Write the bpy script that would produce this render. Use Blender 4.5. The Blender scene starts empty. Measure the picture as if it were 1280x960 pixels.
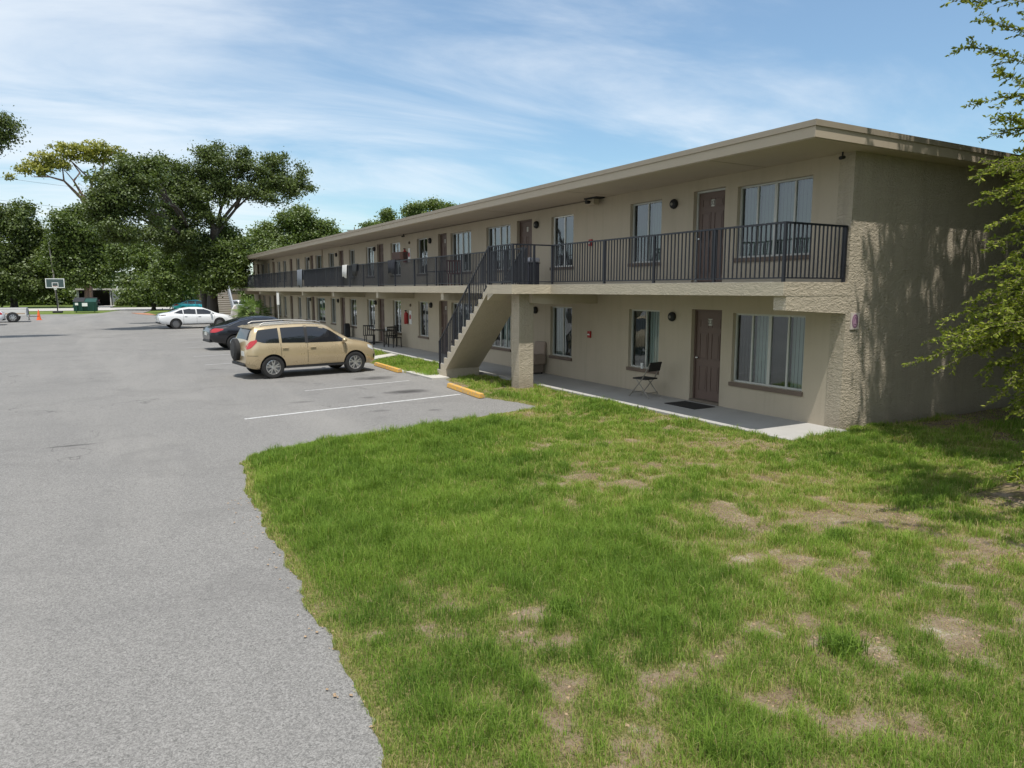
import bpy, bmesh, math, random
import numpy as np
from mathutils import Vector, Matrix
random.seed(7); RNG = np.random.default_rng(7)
S = bpy.context.scene; COL = S.collection
R = math.radians

# ---------------------------------------------------------------- camera, world, sun, exposure
CAMH = 2.65; PITCH = R(7.562); YAW = R(29.573); FPX = 888.0
cam = bpy.data.objects.new('camera', bpy.data.cameras.new('camera')); COL.objects.link(cam)
cam.location = (0, 0, CAMH); cam.rotation_euler = (R(90) - PITCH, 0, -YAW)
cam.data.sensor_width = 36; cam.data.lens = FPX / 1280 * 36
cam.data.clip_start = 0.1; cam.data.clip_end = 3000
S.camera = cam
SUN_DIR = Vector((-0.10, -0.32, 1.0)).normalized()
W = bpy.data.worlds.new('World'); S.world = W; W.use_nodes = True
nt = W.node_tree; nt.nodes.clear()
def wn(t, **k):
    n = nt.nodes.new(t)
    for a, b in k.items(): setattr(n, a, b)
    return n
sky = wn('ShaderNodeTexSky'); sky.sky_type = 'NISHITA'; sky.sun_disc = False
sky.sun_elevation = math.asin(SUN_DIR.z); sky.sun_rotation = math.atan2(SUN_DIR.x, SUN_DIR.y)
sky.air_density = 1.2; sky.dust_density = 0.25; sky.ozone_density = 2.6
bg = wn('ShaderNodeBackground'); bg.inputs[1].default_value = 0.105
out = wn('ShaderNodeOutputWorld')
tc = wn('ShaderNodeTexCoord'); sep = wn('ShaderNodeSeparateXYZ')
nt.links.new(tc.outputs['Generated'], sep.inputs[0])
def wm(op, a, b=None, clamp=False):
    n = wn('ShaderNodeMath', operation=op, use_clamp=clamp)
    for i, v in enumerate((a, b)):
        if v is None: continue
        if isinstance(v, (int, float)): n.inputs[i].default_value = v
        else: nt.links.new(v, n.inputs[i])
    return n.outputs[0]
den = wm('ADD', wm('MAXIMUM', sep.outputs[2], 0.0), 0.16)
px = wm('DIVIDE', sep.outputs[0], den); py = wm('DIVIDE', sep.outputs[1], den)
comb = wn('ShaderNodeCombineXYZ'); nt.links.new(px, comb.inputs[0]); nt.links.new(py, comb.inputs[1])
mp = wn('ShaderNodeMapping'); mp.inputs['Rotation'].default_value = (0, 0, R(35)); mp.inputs['Scale'].default_value = (0.55, 1.35, 1)
mp.inputs['Location'].default_value = (1.9, 0.4, 0)
nt.links.new(comb.outputs[0], mp.inputs[0])
n1 = wn('ShaderNodeTexNoise'); n1.inputs['Scale'].default_value = 1.1; n1.inputs['Detail'].default_value = 9; n1.inputs['Roughness'].default_value = 0.60; n1.inputs['Distortion'].default_value = 0.55
n2 = wn('ShaderNodeTexNoise'); n2.inputs['Scale'].default_value = 0.42; n2.inputs['Detail'].default_value = 3
nt.links.new(mp.outputs[0], n1.inputs[0]); nt.links.new(comb.outputs[0], n2.inputs[0])
# more veil towards the left of the view (north-west), thinner to the right
lft = wm('MULTIPLY', sep.outputs[0], -0.30)
cl = wm('ADD', wm('ADD', n1.outputs[0], wm('MULTIPLY', wm('SUBTRACT', n2.outputs[0], 0.5), 0.8)), lft)
mr = wn('ShaderNodeMapRange'); mr.inputs[1].default_value = 0.24; mr.inputs[2].default_value = 0.70; mr.inputs[3].default_value = 0.10; mr.inputs[4].default_value = 0.80
mr.interpolation_type = 'SMOOTHSTEP'
nt.links.new(cl, mr.inputs[0])
mx = wn('ShaderNodeMixRGB'); mx.inputs[2].default_value = (7.9, 8.4, 8.9, 1)
tint = wn('ShaderNodeMixRGB', blend_type='MULTIPLY'); tint.inputs[0].default_value = 1.0; tint.inputs[2].default_value = (0.86, 1.09, 1.17, 1)
nt.links.new(sky.outputs[0], tint.inputs[1])
nt.links.new(mr.outputs[0], mx.inputs[0]); nt.links.new(tint.outputs[0], mx.inputs[1])
nt.links.new(mx.outputs[0], bg.inputs[0]); nt.links.new(bg.outputs[0], out.inputs[0])
sun = bpy.data.objects.new('sun', bpy.data.lights.new('sun', 'SUN')); COL.objects.link(sun)
sun.data.energy = 4.3; sun.data.angle = R(0.55); sun.data.color = (1.0, 0.955, 0.88)
sun.rotation_euler = SUN_DIR.to_track_quat('Z', 'Y').to_euler(); sun.location = (0, 0, 40)
S.view_settings.view_transform = 'Standard'; S.view_settings.look = 'None'
S.view_settings.exposure = 0.20; S.view_settings.gamma = 1.0

# ---------------------------------------------------------------- pixel -> world helpers (1280x960 grid)
_fw = np.array([math.sin(YAW)*math.cos(PITCH), math.cos(YAW)*math.cos(PITCH), -math.sin(PITCH)])
_rt = np.array([math.cos(YAW), -math.sin(YAW), 0.0]); _up = np.cross(_rt, _fw); _C = np.array([0, 0, CAMH])
def ray(x, y): return _fw*FPX + _rt*(x-640) - _up*(y-480)
def aty(x, y, Y): d = ray(x, y); return _C + d*Y/d[1]
def project(P):
    v = np.asarray(P, float) - _C; d = v @ _fw; d = np.where(np.abs(d) < 1e-6, 1e-6, d)
    return 640 + FPX*(v @ _rt)/d, 480 - FPX*(v @ _up)/d, d

# ---------------------------------------------------------------- materials
class NT:
    def __init__(s, m): s.t = m.node_tree; s.m = m
    def n(s, t, **k):
        n = s.t.nodes.new(t)
        for a, b in k.items(): setattr(n, a, b)
        return n
    def l(s, a, b): s.t.links.new(a, b)
    def math(s, op, a, b=None, clamp=False):
        n = s.n('ShaderNodeMath', operation=op, use_clamp=clamp)
        for i, v in enumerate((a, b)):
            if v is None: continue
            if isinstance(v, (int, float)): n.inputs[i].default_value = v
            else: s.l(v, n.inputs[i])
        return n.outputs[0]
    def coord(s, scale=(1, 1, 1), loc=(0, 0, 0), rot=(0, 0, 0)):
        c = s.n('ShaderNodeTexCoord'); m = s.n('ShaderNodeMapping')
        g = s.n('ShaderNodeNewGeometry')
        m.inputs['Scale'].default_value = scale; m.inputs['Location'].default_value = loc; m.inputs['Rotation'].default_value = rot
        s.l(g.outputs['Position'], m.inputs[0]); return m.outputs[0]
    def noise(s, scale, detail=3, rough=0.5, dist=0, vec=None):
        n = s.n('ShaderNodeTexNoise'); n.inputs['Scale'].default_value = scale; n.inputs['Detail'].default_value = detail
        n.inputs['Roughness'].default_value = rough; n.inputs['Distortion'].default_value = dist
        if vec is not None: s.l(vec, n.inputs['Vector'])
        return n.outputs[0]
    def ramp(s, f, stops):
        n = s.n('ShaderNodeValToRGB'); s.l(f, n.inputs[0]); e = n.color_ramp.elements
        while len(e) > len(stops): e.remove(e[-1])
        while len(e) < len(stops): e.new(0.5)
        for i, (p, c) in enumerate(stops):
            e[i].position = p; c = (c, c, c) if isinstance(c, (int, float)) else c; e[i].color = (*c, 1)
        return n.outputs[0]
    def mix(s, f, a, b, mode='MIX'):
        n = s.n('ShaderNodeMixRGB', blend_type=mode)
        for i, v in enumerate((f, a, b)):
            if isinstance(v, (int, float)): n.inputs[i].default_value = v if i == 0 else (v, v, v, 1)
            elif isinstance(v, tuple): n.inputs[i].default_value = (*v, 1)
            else: s.l(v, n.inputs[i])
        return n.outputs[0]
    def bump(s, h, strength, dist):
        n = s.n('ShaderNodeBump'); n.inputs['Strength'].default_value = strength; n.inputs['Distance'].default_value = dist
        s.l(h, n.inputs['Height']); return n.outputs[0]
MATS = {}
def mat(name, col=(0.5, 0.5, 0.5), rough=0.7, metal=0.0, spec=0.5, coat=0.0, var=0.0, vscale=3.0, bump=0.0, bscale=40.0, emit=None):
    if name in MATS: return MATS[name]
    m = bpy.data.materials.new(name); m.use_nodes = True; N = NT(m); p = m.node_tree.nodes['Principled BSDF']
    p.inputs['Base Color'].default_value = (*col, 1); p.inputs['Roughness'].default_value = rough
    p.inputs['Metallic'].default_value = metal; p.inputs['Specular IOR Level'].default_value = spec
    p.inputs['Coat Weight'].default_value = coat; p.inputs['Coat Roughness'].default_value = 0.05
    vec = N.coord()
    if var:
        f = N.noise(vscale, 5, 0.6, 0, vec)
        N.l(N.mix(f, tuple(c*(1-var) for c in col), tuple(min(1, c*(1+var)) for c in col)), p.inputs['Base Color'])
    if bump:
        N.l(N.bump(N.noise(bscale, 4, 0.6, 0, vec), 0.6, bump), p.inputs['Normal'])
    MATS[name] = m; return m
def principled(name):
    m = bpy.data.materials.new(name); m.use_nodes = True; MATS[name] = m
    return m, NT(m), m.node_tree.nodes['Principled BSDF']

def stucco(name, col, heavy, streak=0.0, amp=0.015):
    m, N, p = principled(name); p.inputs['Roughness'].default_value = 0.92; p.inputs['Specular IOR Level'].default_value = 0.2
    v = N.coord()
    big = N.noise(0.8, 5, 0.6, 0, v); fine = N.noise(35, 3, 0.6, 0, v)
    c = N.mix(big, tuple(x*0.86 for x in col), tuple(x*1.10 for x in col))
    c = N.mix(N.math('MULTIPLY', N.math('SUBTRACT', fine, 0.35, True), 0.35), c, tuple(x*0.72 for x in col))
    # vertical run-off marks
    vs = N.coord(scale=(5.5, 5.5, 0.35)); st = N.noise(1.0, 4, 0.65, 0.1, vs)
    c = N.mix(N.math('MULTIPLY', N.ramp(st, [(0.5, 0.0), (0.75, 1.0)]), 0.22+streak), c, tuple(x*0.62 for x in col))
    if streak:
        st2 = N.noise(1.4, 4, 0.6, 0.1, N.coord(scale=(5.0, 5.0, 0.30), loc=(3, 1, 7)))
        c = N.mix(N.math('MULTIPLY', N.ramp(st2, [(0.60, 0.0), (0.72, 1.0)]), streak), c, (0.55, 0.52, 0.45))
        # grime near the ground
        g = N.n('ShaderNodeSeparateXYZ'); N.l(N.coord(), g.inputs[0])
        low = N.ramp(N.math('ADD', N.math('MULTIPLY', g.outputs[2], 1.0), N.math('MULTIPLY', st, 0.5)), [(0.2, 1.0), (0.75, 0.0)])
        c = N.mix(N.math('MULTIPLY', low, 0.5), c, (0.16, 0.13, 0.10))
    N.l(c, p.inputs['Base Color'])
    if heavy:
        a = N.noise(1.0, 3, 0.6, 1.3, N.coord(scale=(9, 9, 17), rot=(R(12), R(-10), 0))); b = N.noise(30, 3, 0.6, 0.8, v)
        h = N.math('ADD', N.ramp(a, [(0.40, 0.0), (0.62, 1.0)]), N.math('MULTIPLY', b, 0.5))
        N.l(N.bump(h, 0.75, amp), p.inputs['Normal'])
    else:
        b = N.noise(28, 4, 0.6, 0.6, v); N.l(N.bump(b, 0.5, 0.006), p.inputs['Normal'])
    return m
WALLC = (0.475, 0.410, 0.318)
M_wall = stucco('stucco_wall', WALLC, False)
M_end = stucco('rough_stucco', (0.44, 0.385, 0.30), True, 0.18, 0.014)
M_end2 = stucco('rough_stucco_beam', (0.47, 0.41, 0.32), True, 0.05, 0.009)
M_trim = stucco('rough_stucco_trim', (0.50, 0.44, 0.34), True, 0.0, 0.005)
M_soffit = mat('soffit_paint', (0.47, 0.40, 0.31), 0.85, var=0.10, vscale=1.2)
M_fascia = mat('fascia_paint', (0.42, 0.355, 0.27), 0.7, var=0.08, vscale=2)
M_roof = mat('roof_membrane', (0.33, 0.31, 0.28), 0.9, var=0.2)
M_sill = mat('sill_brown', (0.15, 0.11, 0.085), 0.8, var=0.2)
M_reveal = mat('reveal_brown', (0.17, 0.14, 0.11), 0.8, var=0.15)
M_door = mat('door_mauve', (0.138, 0.092, 0.075), 0.55, var=0.08, vscale=8)
M_frame = mat('window_frame_grey', (0.50, 0.50, 0.47), 0.45, var=0.05)
M_framew = mat('window_frame_white', (0.78, 0.78, 0.75), 0.45)
M_rail = mat('rail_dark_metal', (0.018, 0.020, 0.027), 0.45, var=0.2, vscale=12)
M_black = mat('matte_black', (0.012, 0.012, 0.013), 0.6)
M_chrome = mat('bright_metal', (0.6, 0.6, 0.6), 0.25, metal=1.0)
M_white = mat('white_paint', (0.75, 0.75, 0.73), 0.5)
M_red = mat('alarm_red', (0.35, 0.02, 0.02), 0.45)
M_blind = mat('blind_pale', (0.22, 0.26, 0.22), 0.8, var=0.08, vscale=6)
M_blindw = mat('blind_white', (0.56, 0.62, 0.60), 0.8, var=0.06)
M_curt = mat('curtain_grey', (0.085, 0.095, 0.092), 0.9, var=0.2, vscale=5)

def mk_glass():
    m, N, p = principled('window_glass'); t = m.node_tree; t.nodes.remove(p); o = t.nodes['Material Output']
    tr = N.n('ShaderNodeBsdfTransparent'); tr.inputs[0].default_value = (0.74, 0.80, 0.78, 1)
    gl = N.n('ShaderNodeBsdfGlossy'); gl.inputs['Roughness'].default_value = 0.03; gl.inputs[0].default_value = (0.9, 0.95, 1, 1)
    lw = N.n('ShaderNodeFresnel'); lw.inputs[0].default_value = 1.55
    f = N.math('ADD', N.math('MULTIPLY', lw.outputs[0], 1.3), 0.06, True)
    mxs = N.n('ShaderNodeMixShader'); N.l(f, mxs.inputs[0]); N.l(tr.outputs[0], mxs.inputs[1]); N.l(gl.outputs[0], mxs.inputs[2])
    v = N.coord(); b = N.bump(N.noise(1.3, 2, 0.5, 0, v), 0.25, 0.02); N.l(b, gl.inputs['Normal'])
    N.l(mxs.outputs[0], o.inputs[0]); return m
M_glass = mk_glass()

def mk_asphalt():
    m, N, p = principled('asphalt'); v = N.coord(); p.inputs['Roughness'].default_value = 0.93; p.inputs['Specular IOR Level'].default_value = 0.25
    vo = N.n('ShaderNodeTexVoronoi'); vo.inputs['Scale'].default_value = 130; N.l(v, vo.inputs['Vector'])
    vo2 = N.n('ShaderNodeTexVoronoi'); vo2.inputs['Scale'].default_value = 70; N.l(v, vo2.inputs['Vector'])
    g = N.n('ShaderNodeSeparateColor'); N.l(vo.outputs['Color'], g.inputs[0])
    g2 = N.n('ShaderNodeSeparateColor'); N.l(vo2.outputs['Color'], g2.inputs[0])
    base = N.mix(N.noise(0.35, 5, 0.6, 0.3, v), (0.180, 0.175, 0.168), (0.240, 0.232, 0.218))
    st = N.ramp(N.math('ADD', N.math('MULTIPLY', g.outputs[0], 0.65), N.math('MULTIPLY', g2.outputs[0], 0.35)), [(0.10, 0.58), (0.5, 0.98), (0.92, 1.40)])
    c = N.mix(1.0, base, st, 'MULTIPLY')
    # worn, dusty paler tracks along the drive
    tr = N.noise(1.0, 5, 0.62, 0.6, N.coord(scale=(0.32, 0.045, 1), rot=(0, 0, R(4))))
    c = N.mix(N.math('MULTIPLY', N.ramp(tr, [(0.46, 0.0), (0.72, 1.0)]), 0.38), c, (0.33, 0.315, 0.29))
    # darker blotches / old patches
    bl = N.noise(0.55, 6, 0.68, 0.9, N.coord(loc=(5, 2, 0)))
    c = N.mix(N.math('MULTIPLY', N.ramp(bl, [(0.52, 0.0), (0.70, 1.0)]), 0.42), c, (0.13, 0.125, 0.12))
    # oil drips in the bays
    sp = N.n('ShaderNodeSeparateXYZ'); N.l(v, sp.inputs[0])
    wob = N.math('MULTIPLY', N.math('SUBTRACT', N.noise(3.2, 5, 0.7, 0.6, v), 0.5), 1.5)
    for (ox, oy, rx, ry, s) in ((6.75, 17.4, 0.75, 0.42, 0.85), (6.9, 20.6, 0.75, 0.5, 0.75), (-0.68, 14.1, 0.42, 0.09, 0.7), (6.3, 31.0, 0.7, 0.4, 0.7), (5.5, 16.9, 0.25, 0.2, 0.5), (5.1, 14.9, 0.28, 0.18, 0.45), (3.9, 17.0, 0.35, 0.2, 0.4), (6.2, 14.4, 0.2, 0.15, 0.5), (3.0, 25.5, 0.35, 0.3, 0.35)):
        a = N.math('POWER', N.math('DIVIDE', N.math('SUBTRACT', sp.outputs[0], ox), rx), 2)
        b = N.math('POWER', N.math('DIVIDE', N.math('SUBTRACT', sp.outputs[1], oy), ry), 2)
        d = N.math('ADD', N.math('ADD', a, b), wob)
        f = N.math('MULTIPLY', N.ramp(d, [(0.0, 1.0), (0.95, 0.0)]), s)
        c = N.mix(f, c, (0.045, 0.042, 0.042))
    # hairline cracks
    vc = N.n('ShaderNodeTexVoronoi'); vc.feature = 'DISTANCE_TO_EDGE'; vc.inputs['Scale'].default_value = 0.16
    wv = N.n('ShaderNodeVectorMath', operation='ADD'); N.l(v, wv.inputs[0])
    nz = N.n('ShaderNodeTexNoise'); nz.inputs['Scale'].default_value = 1.3; nz.inputs['Detail'].default_value = 6; N.l(v, nz.inputs[0])
    sc = N.n('ShaderNodeVectorMath', operation='SCALE'); sc.inputs['Scale'].default_value = 1.6; N.l(nz.outputs['Color'], sc.inputs[0]); N.l(sc.outputs[0], wv.inputs[1])
    N.l(wv.outputs[0], vc.inputs['Vector'])
    ck = N.math('MULTIPLY', N.ramp(vc.outputs['Distance'], [(0.0, 1.0), (0.004, 0.0)]), N.ramp(N.noise(0.5, 2, 0.5, 0, v), [(0.45, 0.0), (0.6, 0.65)]))
    c = N.mix(ck, c, (0.06, 0.058, 0.055))
    N.l(c, p.inputs['Base Color'])
    N.l(N.bump(N.math('ADD', g.outputs[0], N.math('MULTIPLY', g2.outputs[0], 0.7)), 0.5, 0.006), p.inputs['Normal'])
    return m
M_asph = mk_asphalt()

def mk_concrete(name, col):
    m, N, p = principled(name); v = N.coord(); p.inputs['Roughness'].default_value = 0.9
    c = N.mix(N.noise(1.1, 6, 0.65, 0.2, v), tuple(x*0.72 for x in col), tuple(x*1.18 for x in col))
    c = N.mix(N.math('MULTIPLY', N.noise(60, 2, 0.5, 0, v), 0.35), c, tuple(x*0.6 for x in col))
    N.l(c, p.inputs['Base Color']); N.l(N.bump(N.noise(50, 4, 0.6, 0, v), 0.4, 0.004), p.inputs['Normal']); return m
M_conc = mk_concrete('concrete_walk', (0.40, 0.39, 0.37))
M_concl = mk_concrete('concrete_pale', (0.50, 0.48, 0.43))

def mk_paint(name, col, wear):
    m, N, p = principled(name); v = N.coord(); p.inputs['Roughness'].default_value = 0.8
    f = N.math('MULTIPLY', N.ramp(N.noise(14, 6, 0.7, 0.4, v), [(0.50, 0.0), (0.62, 1.0)]), wear)
    N.l(N.mix(f, col, (0.24, 0.235, 0.225)), p.inputs['Base Color']); return m
M_line = mk_paint('road_paint_white', (0.56, 0.56, 0.55), 0.9)
M_stop = mk_paint('stop_paint_yellow', (0.60, 0.33, 0.05), 0.85)
M_faded = mk_paint('road_paint_faded', (0.40, 0.395, 0.385), 1.0)

def mk_soil():
    m, N, p = principled('lawn_soil'); v = N.coord(); p.inputs['Roughness'].default_value = 0.95; p.inputs['Specular IOR Level'].default_value = 0.1
    at = N.n('ShaderNodeAttribute'); at.attribute_name = 'lush'
    a = N.noise(2.2, 7, 0.7, 0.4, v); b = N.noise(45, 4, 0.7, 0, v); d = N.noise(9, 6, 0.7, 0.4, v)
    soil = N.ramp(N.math('ADD', N.math('MULTIPLY', a, 0.6), N.math('MULTIPLY', b, 0.4)), [(0.30, (0.085, 0.062, 0.040)), (0.46, (0.19, 0.14, 0.09)), (0.57, (0.27, 0.215, 0.15)), (0.68, (0.48, 0.43, 0.36))])
    th = N.ramp(b, [(0.3, (0.075, 0.070, 0.026)), (0.52, (0.16, 0.155, 0.055)), (0.72, (0.32, 0.25, 0.14))])
    f = N.ramp(N.math('ADD', at.outputs['Fac'], N.math('MULTIPLY', N.math('SUBTRACT', d, 0.5), 0.9)), [(0.26, 0.0), (0.52, 1.0)])
    N.l(N.mix(f, soil, th), p.inputs['Base Color'])
    N.l(N.bump(N.math('ADD', b, d), 0.8, 0.03), p.inputs['Normal']); return m
M_soil = mk_soil()
M_farg = None
def mk_fargrass():
    m, N, p = principled('far_grass'); v = N.coord(); p.inputs['Roughness'].default_value = 0.95; p.inputs['Specular IOR Level'].default_value = 0.1
    f = N.noise(0.35, 6, 0.7, 0, v); g = N.noise(4, 4, 0.7, 0, v)
    c = N.ramp(N.math('ADD', N.math('MULTIPLY', f, 0.6), N.math('MULTIPLY', g, 0.4)), [(0.3, (0.07, 0.10, 0.025)), (0.5, (0.12, 0.165, 0.04)), (0.7, (0.20, 0.20, 0.08))])
    N.l(c, p.inputs['Base Color']); N.l(N.bump(g, 0.6, 0.05), p.inputs['Normal']); return m
M_farg = mk_fargrass()

def mk_leaf(name, dark, mid, light, trans=0.3, gloss=0.03):
    m, N, p = principled(name); t = m.node_tree; t.nodes.remove(p); o = t.nodes['Material Output']
    at = N.n('ShaderNodeAttribute'); at.attribute_name = 'lv'
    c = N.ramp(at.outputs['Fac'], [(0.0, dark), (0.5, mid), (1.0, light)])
    d = N.n('ShaderNodeBsdfDiffuse'); tr = N.n('ShaderNodeBsdfTranslucent'); g = N.n('ShaderNodeBsdfGlossy')
    g.inputs['Roughness'].default_value = 0.55; g.inputs[0].default_value = (0.9, 0.95, 0.9, 1)
    N.l(c, d.inputs[0]); N.l(N.mix(1.0, c, (1.3, 1.35, 0.6), 'MULTIPLY'), tr.inputs[0])
    a = N.n('ShaderNodeMixShader'); a.inputs[0].default_value = trans; N.l(d.outputs[0], a.inputs[1]); N.l(tr.outputs[0], a.inputs[2])
    fr = N.n('ShaderNodeFresnel'); fr.inputs[0].default_value = 1.4
    b = N.n('ShaderNodeMixShader'); N.l(N.math('MULTIPLY', fr.outputs[0], gloss*3), b.inputs[0]); N.l(a.outputs[0], b.inputs[1]); N.l(g.outputs[0], b.inputs[2])
    N.l(b.outputs[0], o.inputs[0]); return m
M_leaf_oak = mk_leaf('oak_leaves', (0.045, 0.062, 0.018), (0.100, 0.136, 0.038), (0.170, 0.205, 0.070))
M_leaf_mid = mk_leaf('mid_leaves', (0.060, 0.088, 0.020), (0.122, 0.168, 0.042), (0.200, 0.240, 0.078))
M_leaf_pine = mk_leaf('pine_leaves', (0.10, 0.12, 0.020), (0.25, 0.255, 0.05), (0.42, 0.39, 0.09))
M_leaf_near = mk_leaf('elm_leaves', (0.050, 0.075, 0.012), (0.160, 0.200, 0.030), (0.38, 0.40, 0.07), 0.28, 0.03)
M_leaf_palm = mk_leaf('palm_leaves', (0.06, 0.11, 0.04), (0.15, 0.23, 0.07), (0.32, 0.38, 0.16))
M_grass = mk_leaf('grass_blades', (0.080, 0.155, 0.026), (0.240, 0.350, 0.060), (0.47, 0.37, 0.20), 0.40, 0.03)
def mk_bark(name, c1, c2):
    m, N, p = principled(name); p.inputs['Roughness'].default_value = 0.95
    f = N.noise(6, 6, 0.7, 0.5, N.coord(scale=(1, 1, 0.25)))
    N.l(N.mix(f, c1, c2), p.inputs['Base Color']); N.l(N.bump(f, 0.8, 0.05), p.inputs['Normal']); return m
M_bark = mk_bark('oak_bark', (0.035, 0.030, 0.025), (0.10, 0.085, 0.07))
M_barkr = mk_bark('pine_bark', (0.10, 0.065, 0.05), (0.24, 0.16, 0.125))
M_twig = mk_bark('twig_bark', (0.10, 0.085, 0.05), (0.26, 0.22, 0.14))
def mk_wood():
    m, N, p = principled('fence_boards'); p.inputs['Roughness'].default_value = 0.9
    f = N.noise(2, 4, 0.6, 0, N.coord(scale=(6, 6, 0.5)))
    N.l(N.ramp(f, [(0.3, (0.10, 0.075, 0.055)), (0.6, (0.26, 0.20, 0.15))]), p.inputs['Base Color']); return m
M_wood = mk_wood()

# ---------------------------------------------------------------- mesh helpers
class MB:
    def __init__(s): s.v = []; s.f = []; s.mi = []; s.cur = 0
    def add(s, vs, fs):
        o = len(s.v); s.v += [tuple(map(float, v)) for v in vs]
        for f in fs: s.f.append([o+i for i in f]); s.mi.append(s.cur)
        return s
    def box(s, x0, x1, y0, y1, z0, z1):
        return s.add([(x0,y0,z0),(x1,y0,z0),(x1,y1,z0),(x0,y1,z0),(x0,y0,z1),(x1,y0,z1),(x1,y1,z1),(x0,y1,z1)],
                     [(0,3,2,1),(4,5,6,7),(0,1,5,4),(1,2,6,5),(2,3,7,6),(3,0,4,7)])
    def rbox(s, c, d, ang, z0, z1):   # box centred on c (x, y), half size d, turned by ang
        ca, sa = math.cos(ang), math.sin(ang); vs = []
        for z in (z0, z1):
            for a, b in ((-1,-1),(1,-1),(1,1),(-1,1)):
                vs.append((c[0]+a*d[0]*ca-b*d[1]*sa, c[1]+a*d[0]*sa+b*d[1]*ca, z))
        return s.add(vs, [(0,3,2,1),(4,5,6,7),(0,1,5,4),(1,2,6,5),(2,3,7,6),(3,0,4,7)])
    def tube(s, pts, rad, n=6, cap=True):
        pts = [Vector(p) for p in pts]; rad = rad if hasattr(rad, '__len__') else [rad]*len(pts)
        rings = []; ref = None
        for i, p in enumerate(pts):
            d = (pts[min(i+1, len(pts)-1)] - pts[max(i-1, 0)])
            if d.length < 1e-9: d = Vector((0, 0, 1))
            d.normalize()
            if ref is None: ref = Vector((0, 0, 1)) if abs(d.z) < 0.9 else Vector((1, 0, 0))
            a = d.cross(ref); 
            if a.length < 1e-4: a = d.cross(Vector((0.3, 1, 0.2)))
            a.normalize(); b = d.cross(a).normalized(); ref = -a.cross(d) if False else ref
            rings.append([p + (a*math.cos(2*math.pi*k/n+math.pi/n) + b*math.sin(2*math.pi*k/n+math.pi/n))*rad[i] for k in range(n)])
        vs = [v for r in rings for v in r]; fs = []
        for i in range(len(pts)-1):
            for k in range(n): fs.append((i*n+k, i*n+(k+1)%n, (i+1)*n+(k+1)%n, (i+1)*n+k))
        if cap: fs.append(tuple(range(n))[::-1]); fs.append(tuple(range((len(pts)-1)*n, len(pts)*n)))
        return s.add(vs, fs)
    def bar(s, a, b, w, h=None):   # square bar
        return s.tube([a, b], (w if h is None else h)*0.7071, 4)
    def prism(s, poly, axis, a, b):   # poly in the two other axes
        n = len(poly); vs = []
        for t in (a, b):
            for p, q in poly: vs.append({'x': (t, p, q), 'y': (p, t, q), 'z': (p, q, t)}[axis])
        fs = [tuple(range(n))[::-1], tuple(range(n, 2*n))] + [(i, (i+1) % n, n+(i+1) % n, n+i) for i in range(n)]
        return s.add(vs, fs)
    def lathe(s, prof, c, n=16, axis='z'):
        vs = []; m = len(prof)
        for r, h in prof:
            for k in range(n):
                a = 2*math.pi*k/n; p, q = r*math.cos(a), r*math.sin(a)
                vs.append({'z': (c[0]+p, c[1]+q, c[2]+h), 'y': (c[0]+p, c[1]+h, c[2]+q), 'x': (c[0]+h, c[1]+p, c[2]+q)}[axis])
        fs = [(i*n+k, i*n+(k+1)%n, (i+1)*n+(k+1)%n, (i+1)*n+k) for i in range(m-1) for k in range(n)]
        fs.append(tuple(range(n))[::-1]); fs.append(tuple(range((m-1)*n, m*n)))
        return s.add(vs, fs)
    def mesh(s, name, mats, smooth=None, fix=True):
        me = bpy.data.meshes.new(name); me.from_pydata(s.v, [], s.f)
        for m in (mats if isinstance(mats, (list, tuple)) else [mats]): me.materials.append(m)
        if any(s.mi): me.polygons.foreach_set('material_index', s.mi)
        if fix:
            bm = bmesh.new(); bm.from_mesh(me); bmesh.ops.recalc_face_normals(bm, faces=bm.faces); bm.to_mesh(me); bm.free()
        if smooth: me.shade_smooth(); me.set_sharp_from_angle(angle=R(smooth))
        me.update(); return me
def put(name, me, parent=None, loc=(0, 0, 0), rz=0.0, label=None):
    o = bpy.data.objects.new(name, me); COL.objects.link(o); o.location = loc; o.rotation_euler = (0, 0, rz)
    if parent: o.parent = parent
    if label: o['label'] = label
    return o
def obj(name, mb, m, parent=None, loc=(0, 0, 0), rz=0.0, smooth=None, label=None, bevel=0.0):
    o = put(name, mb.mesh(name, m, smooth), parent, loc, rz, label)
    if bevel:
        b = o.modifiers.new('bevel', 'BEVEL'); b.width = bevel; b.segments = 2; b.limit_method = 'ANGLE'; b.angle_limit = R(40)
    return o
def thing(name, label, cat, loc=(0, 0, 0), rz=0.0, group=None):
    o = bpy.data.objects.new(name, None); COL.objects.link(o); o.location = loc; o.rotation_euler = (0, 0, rz); o.empty_display_size = 0.3
    return tag(o, label, cat, group)
def tag(o, label, cat, group=None, kind=None):
    if label: o['label'] = label
    if cat: o['category'] = cat
    if group: o['group'] = group
    if kind: o['kind'] = kind
    return o
def struct(o): o['kind'] = 'structure'; return o
def np_mesh(name, V, F, m, attr=None, aname='lv', smooth=False):
    V = np.asarray(V, np.float32); F = np.asarray(F, np.int32); k = F.shape[1]
    me = bpy.data.meshes.new(name); me.vertices.add(len(V)); me.vertices.foreach_set('co', V.ravel())
    me.loops.add(F.size); me.loops.foreach_set('vertex_index', F.ravel()); me.polygons.add(len(F))
    me.polygons.foreach_set('loop_start', np.arange(0, F.size, k, dtype=np.int32))
    me.materials.append(m)
    if attr is not None:
        a = me.attributes.new(aname, 'FLOAT', 'POINT'); a.data.foreach_set('value', np.asarray(attr, np.float32))
    me.update(calc_edges=True)
    if smooth: me.shade_smooth()
    return me
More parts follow.
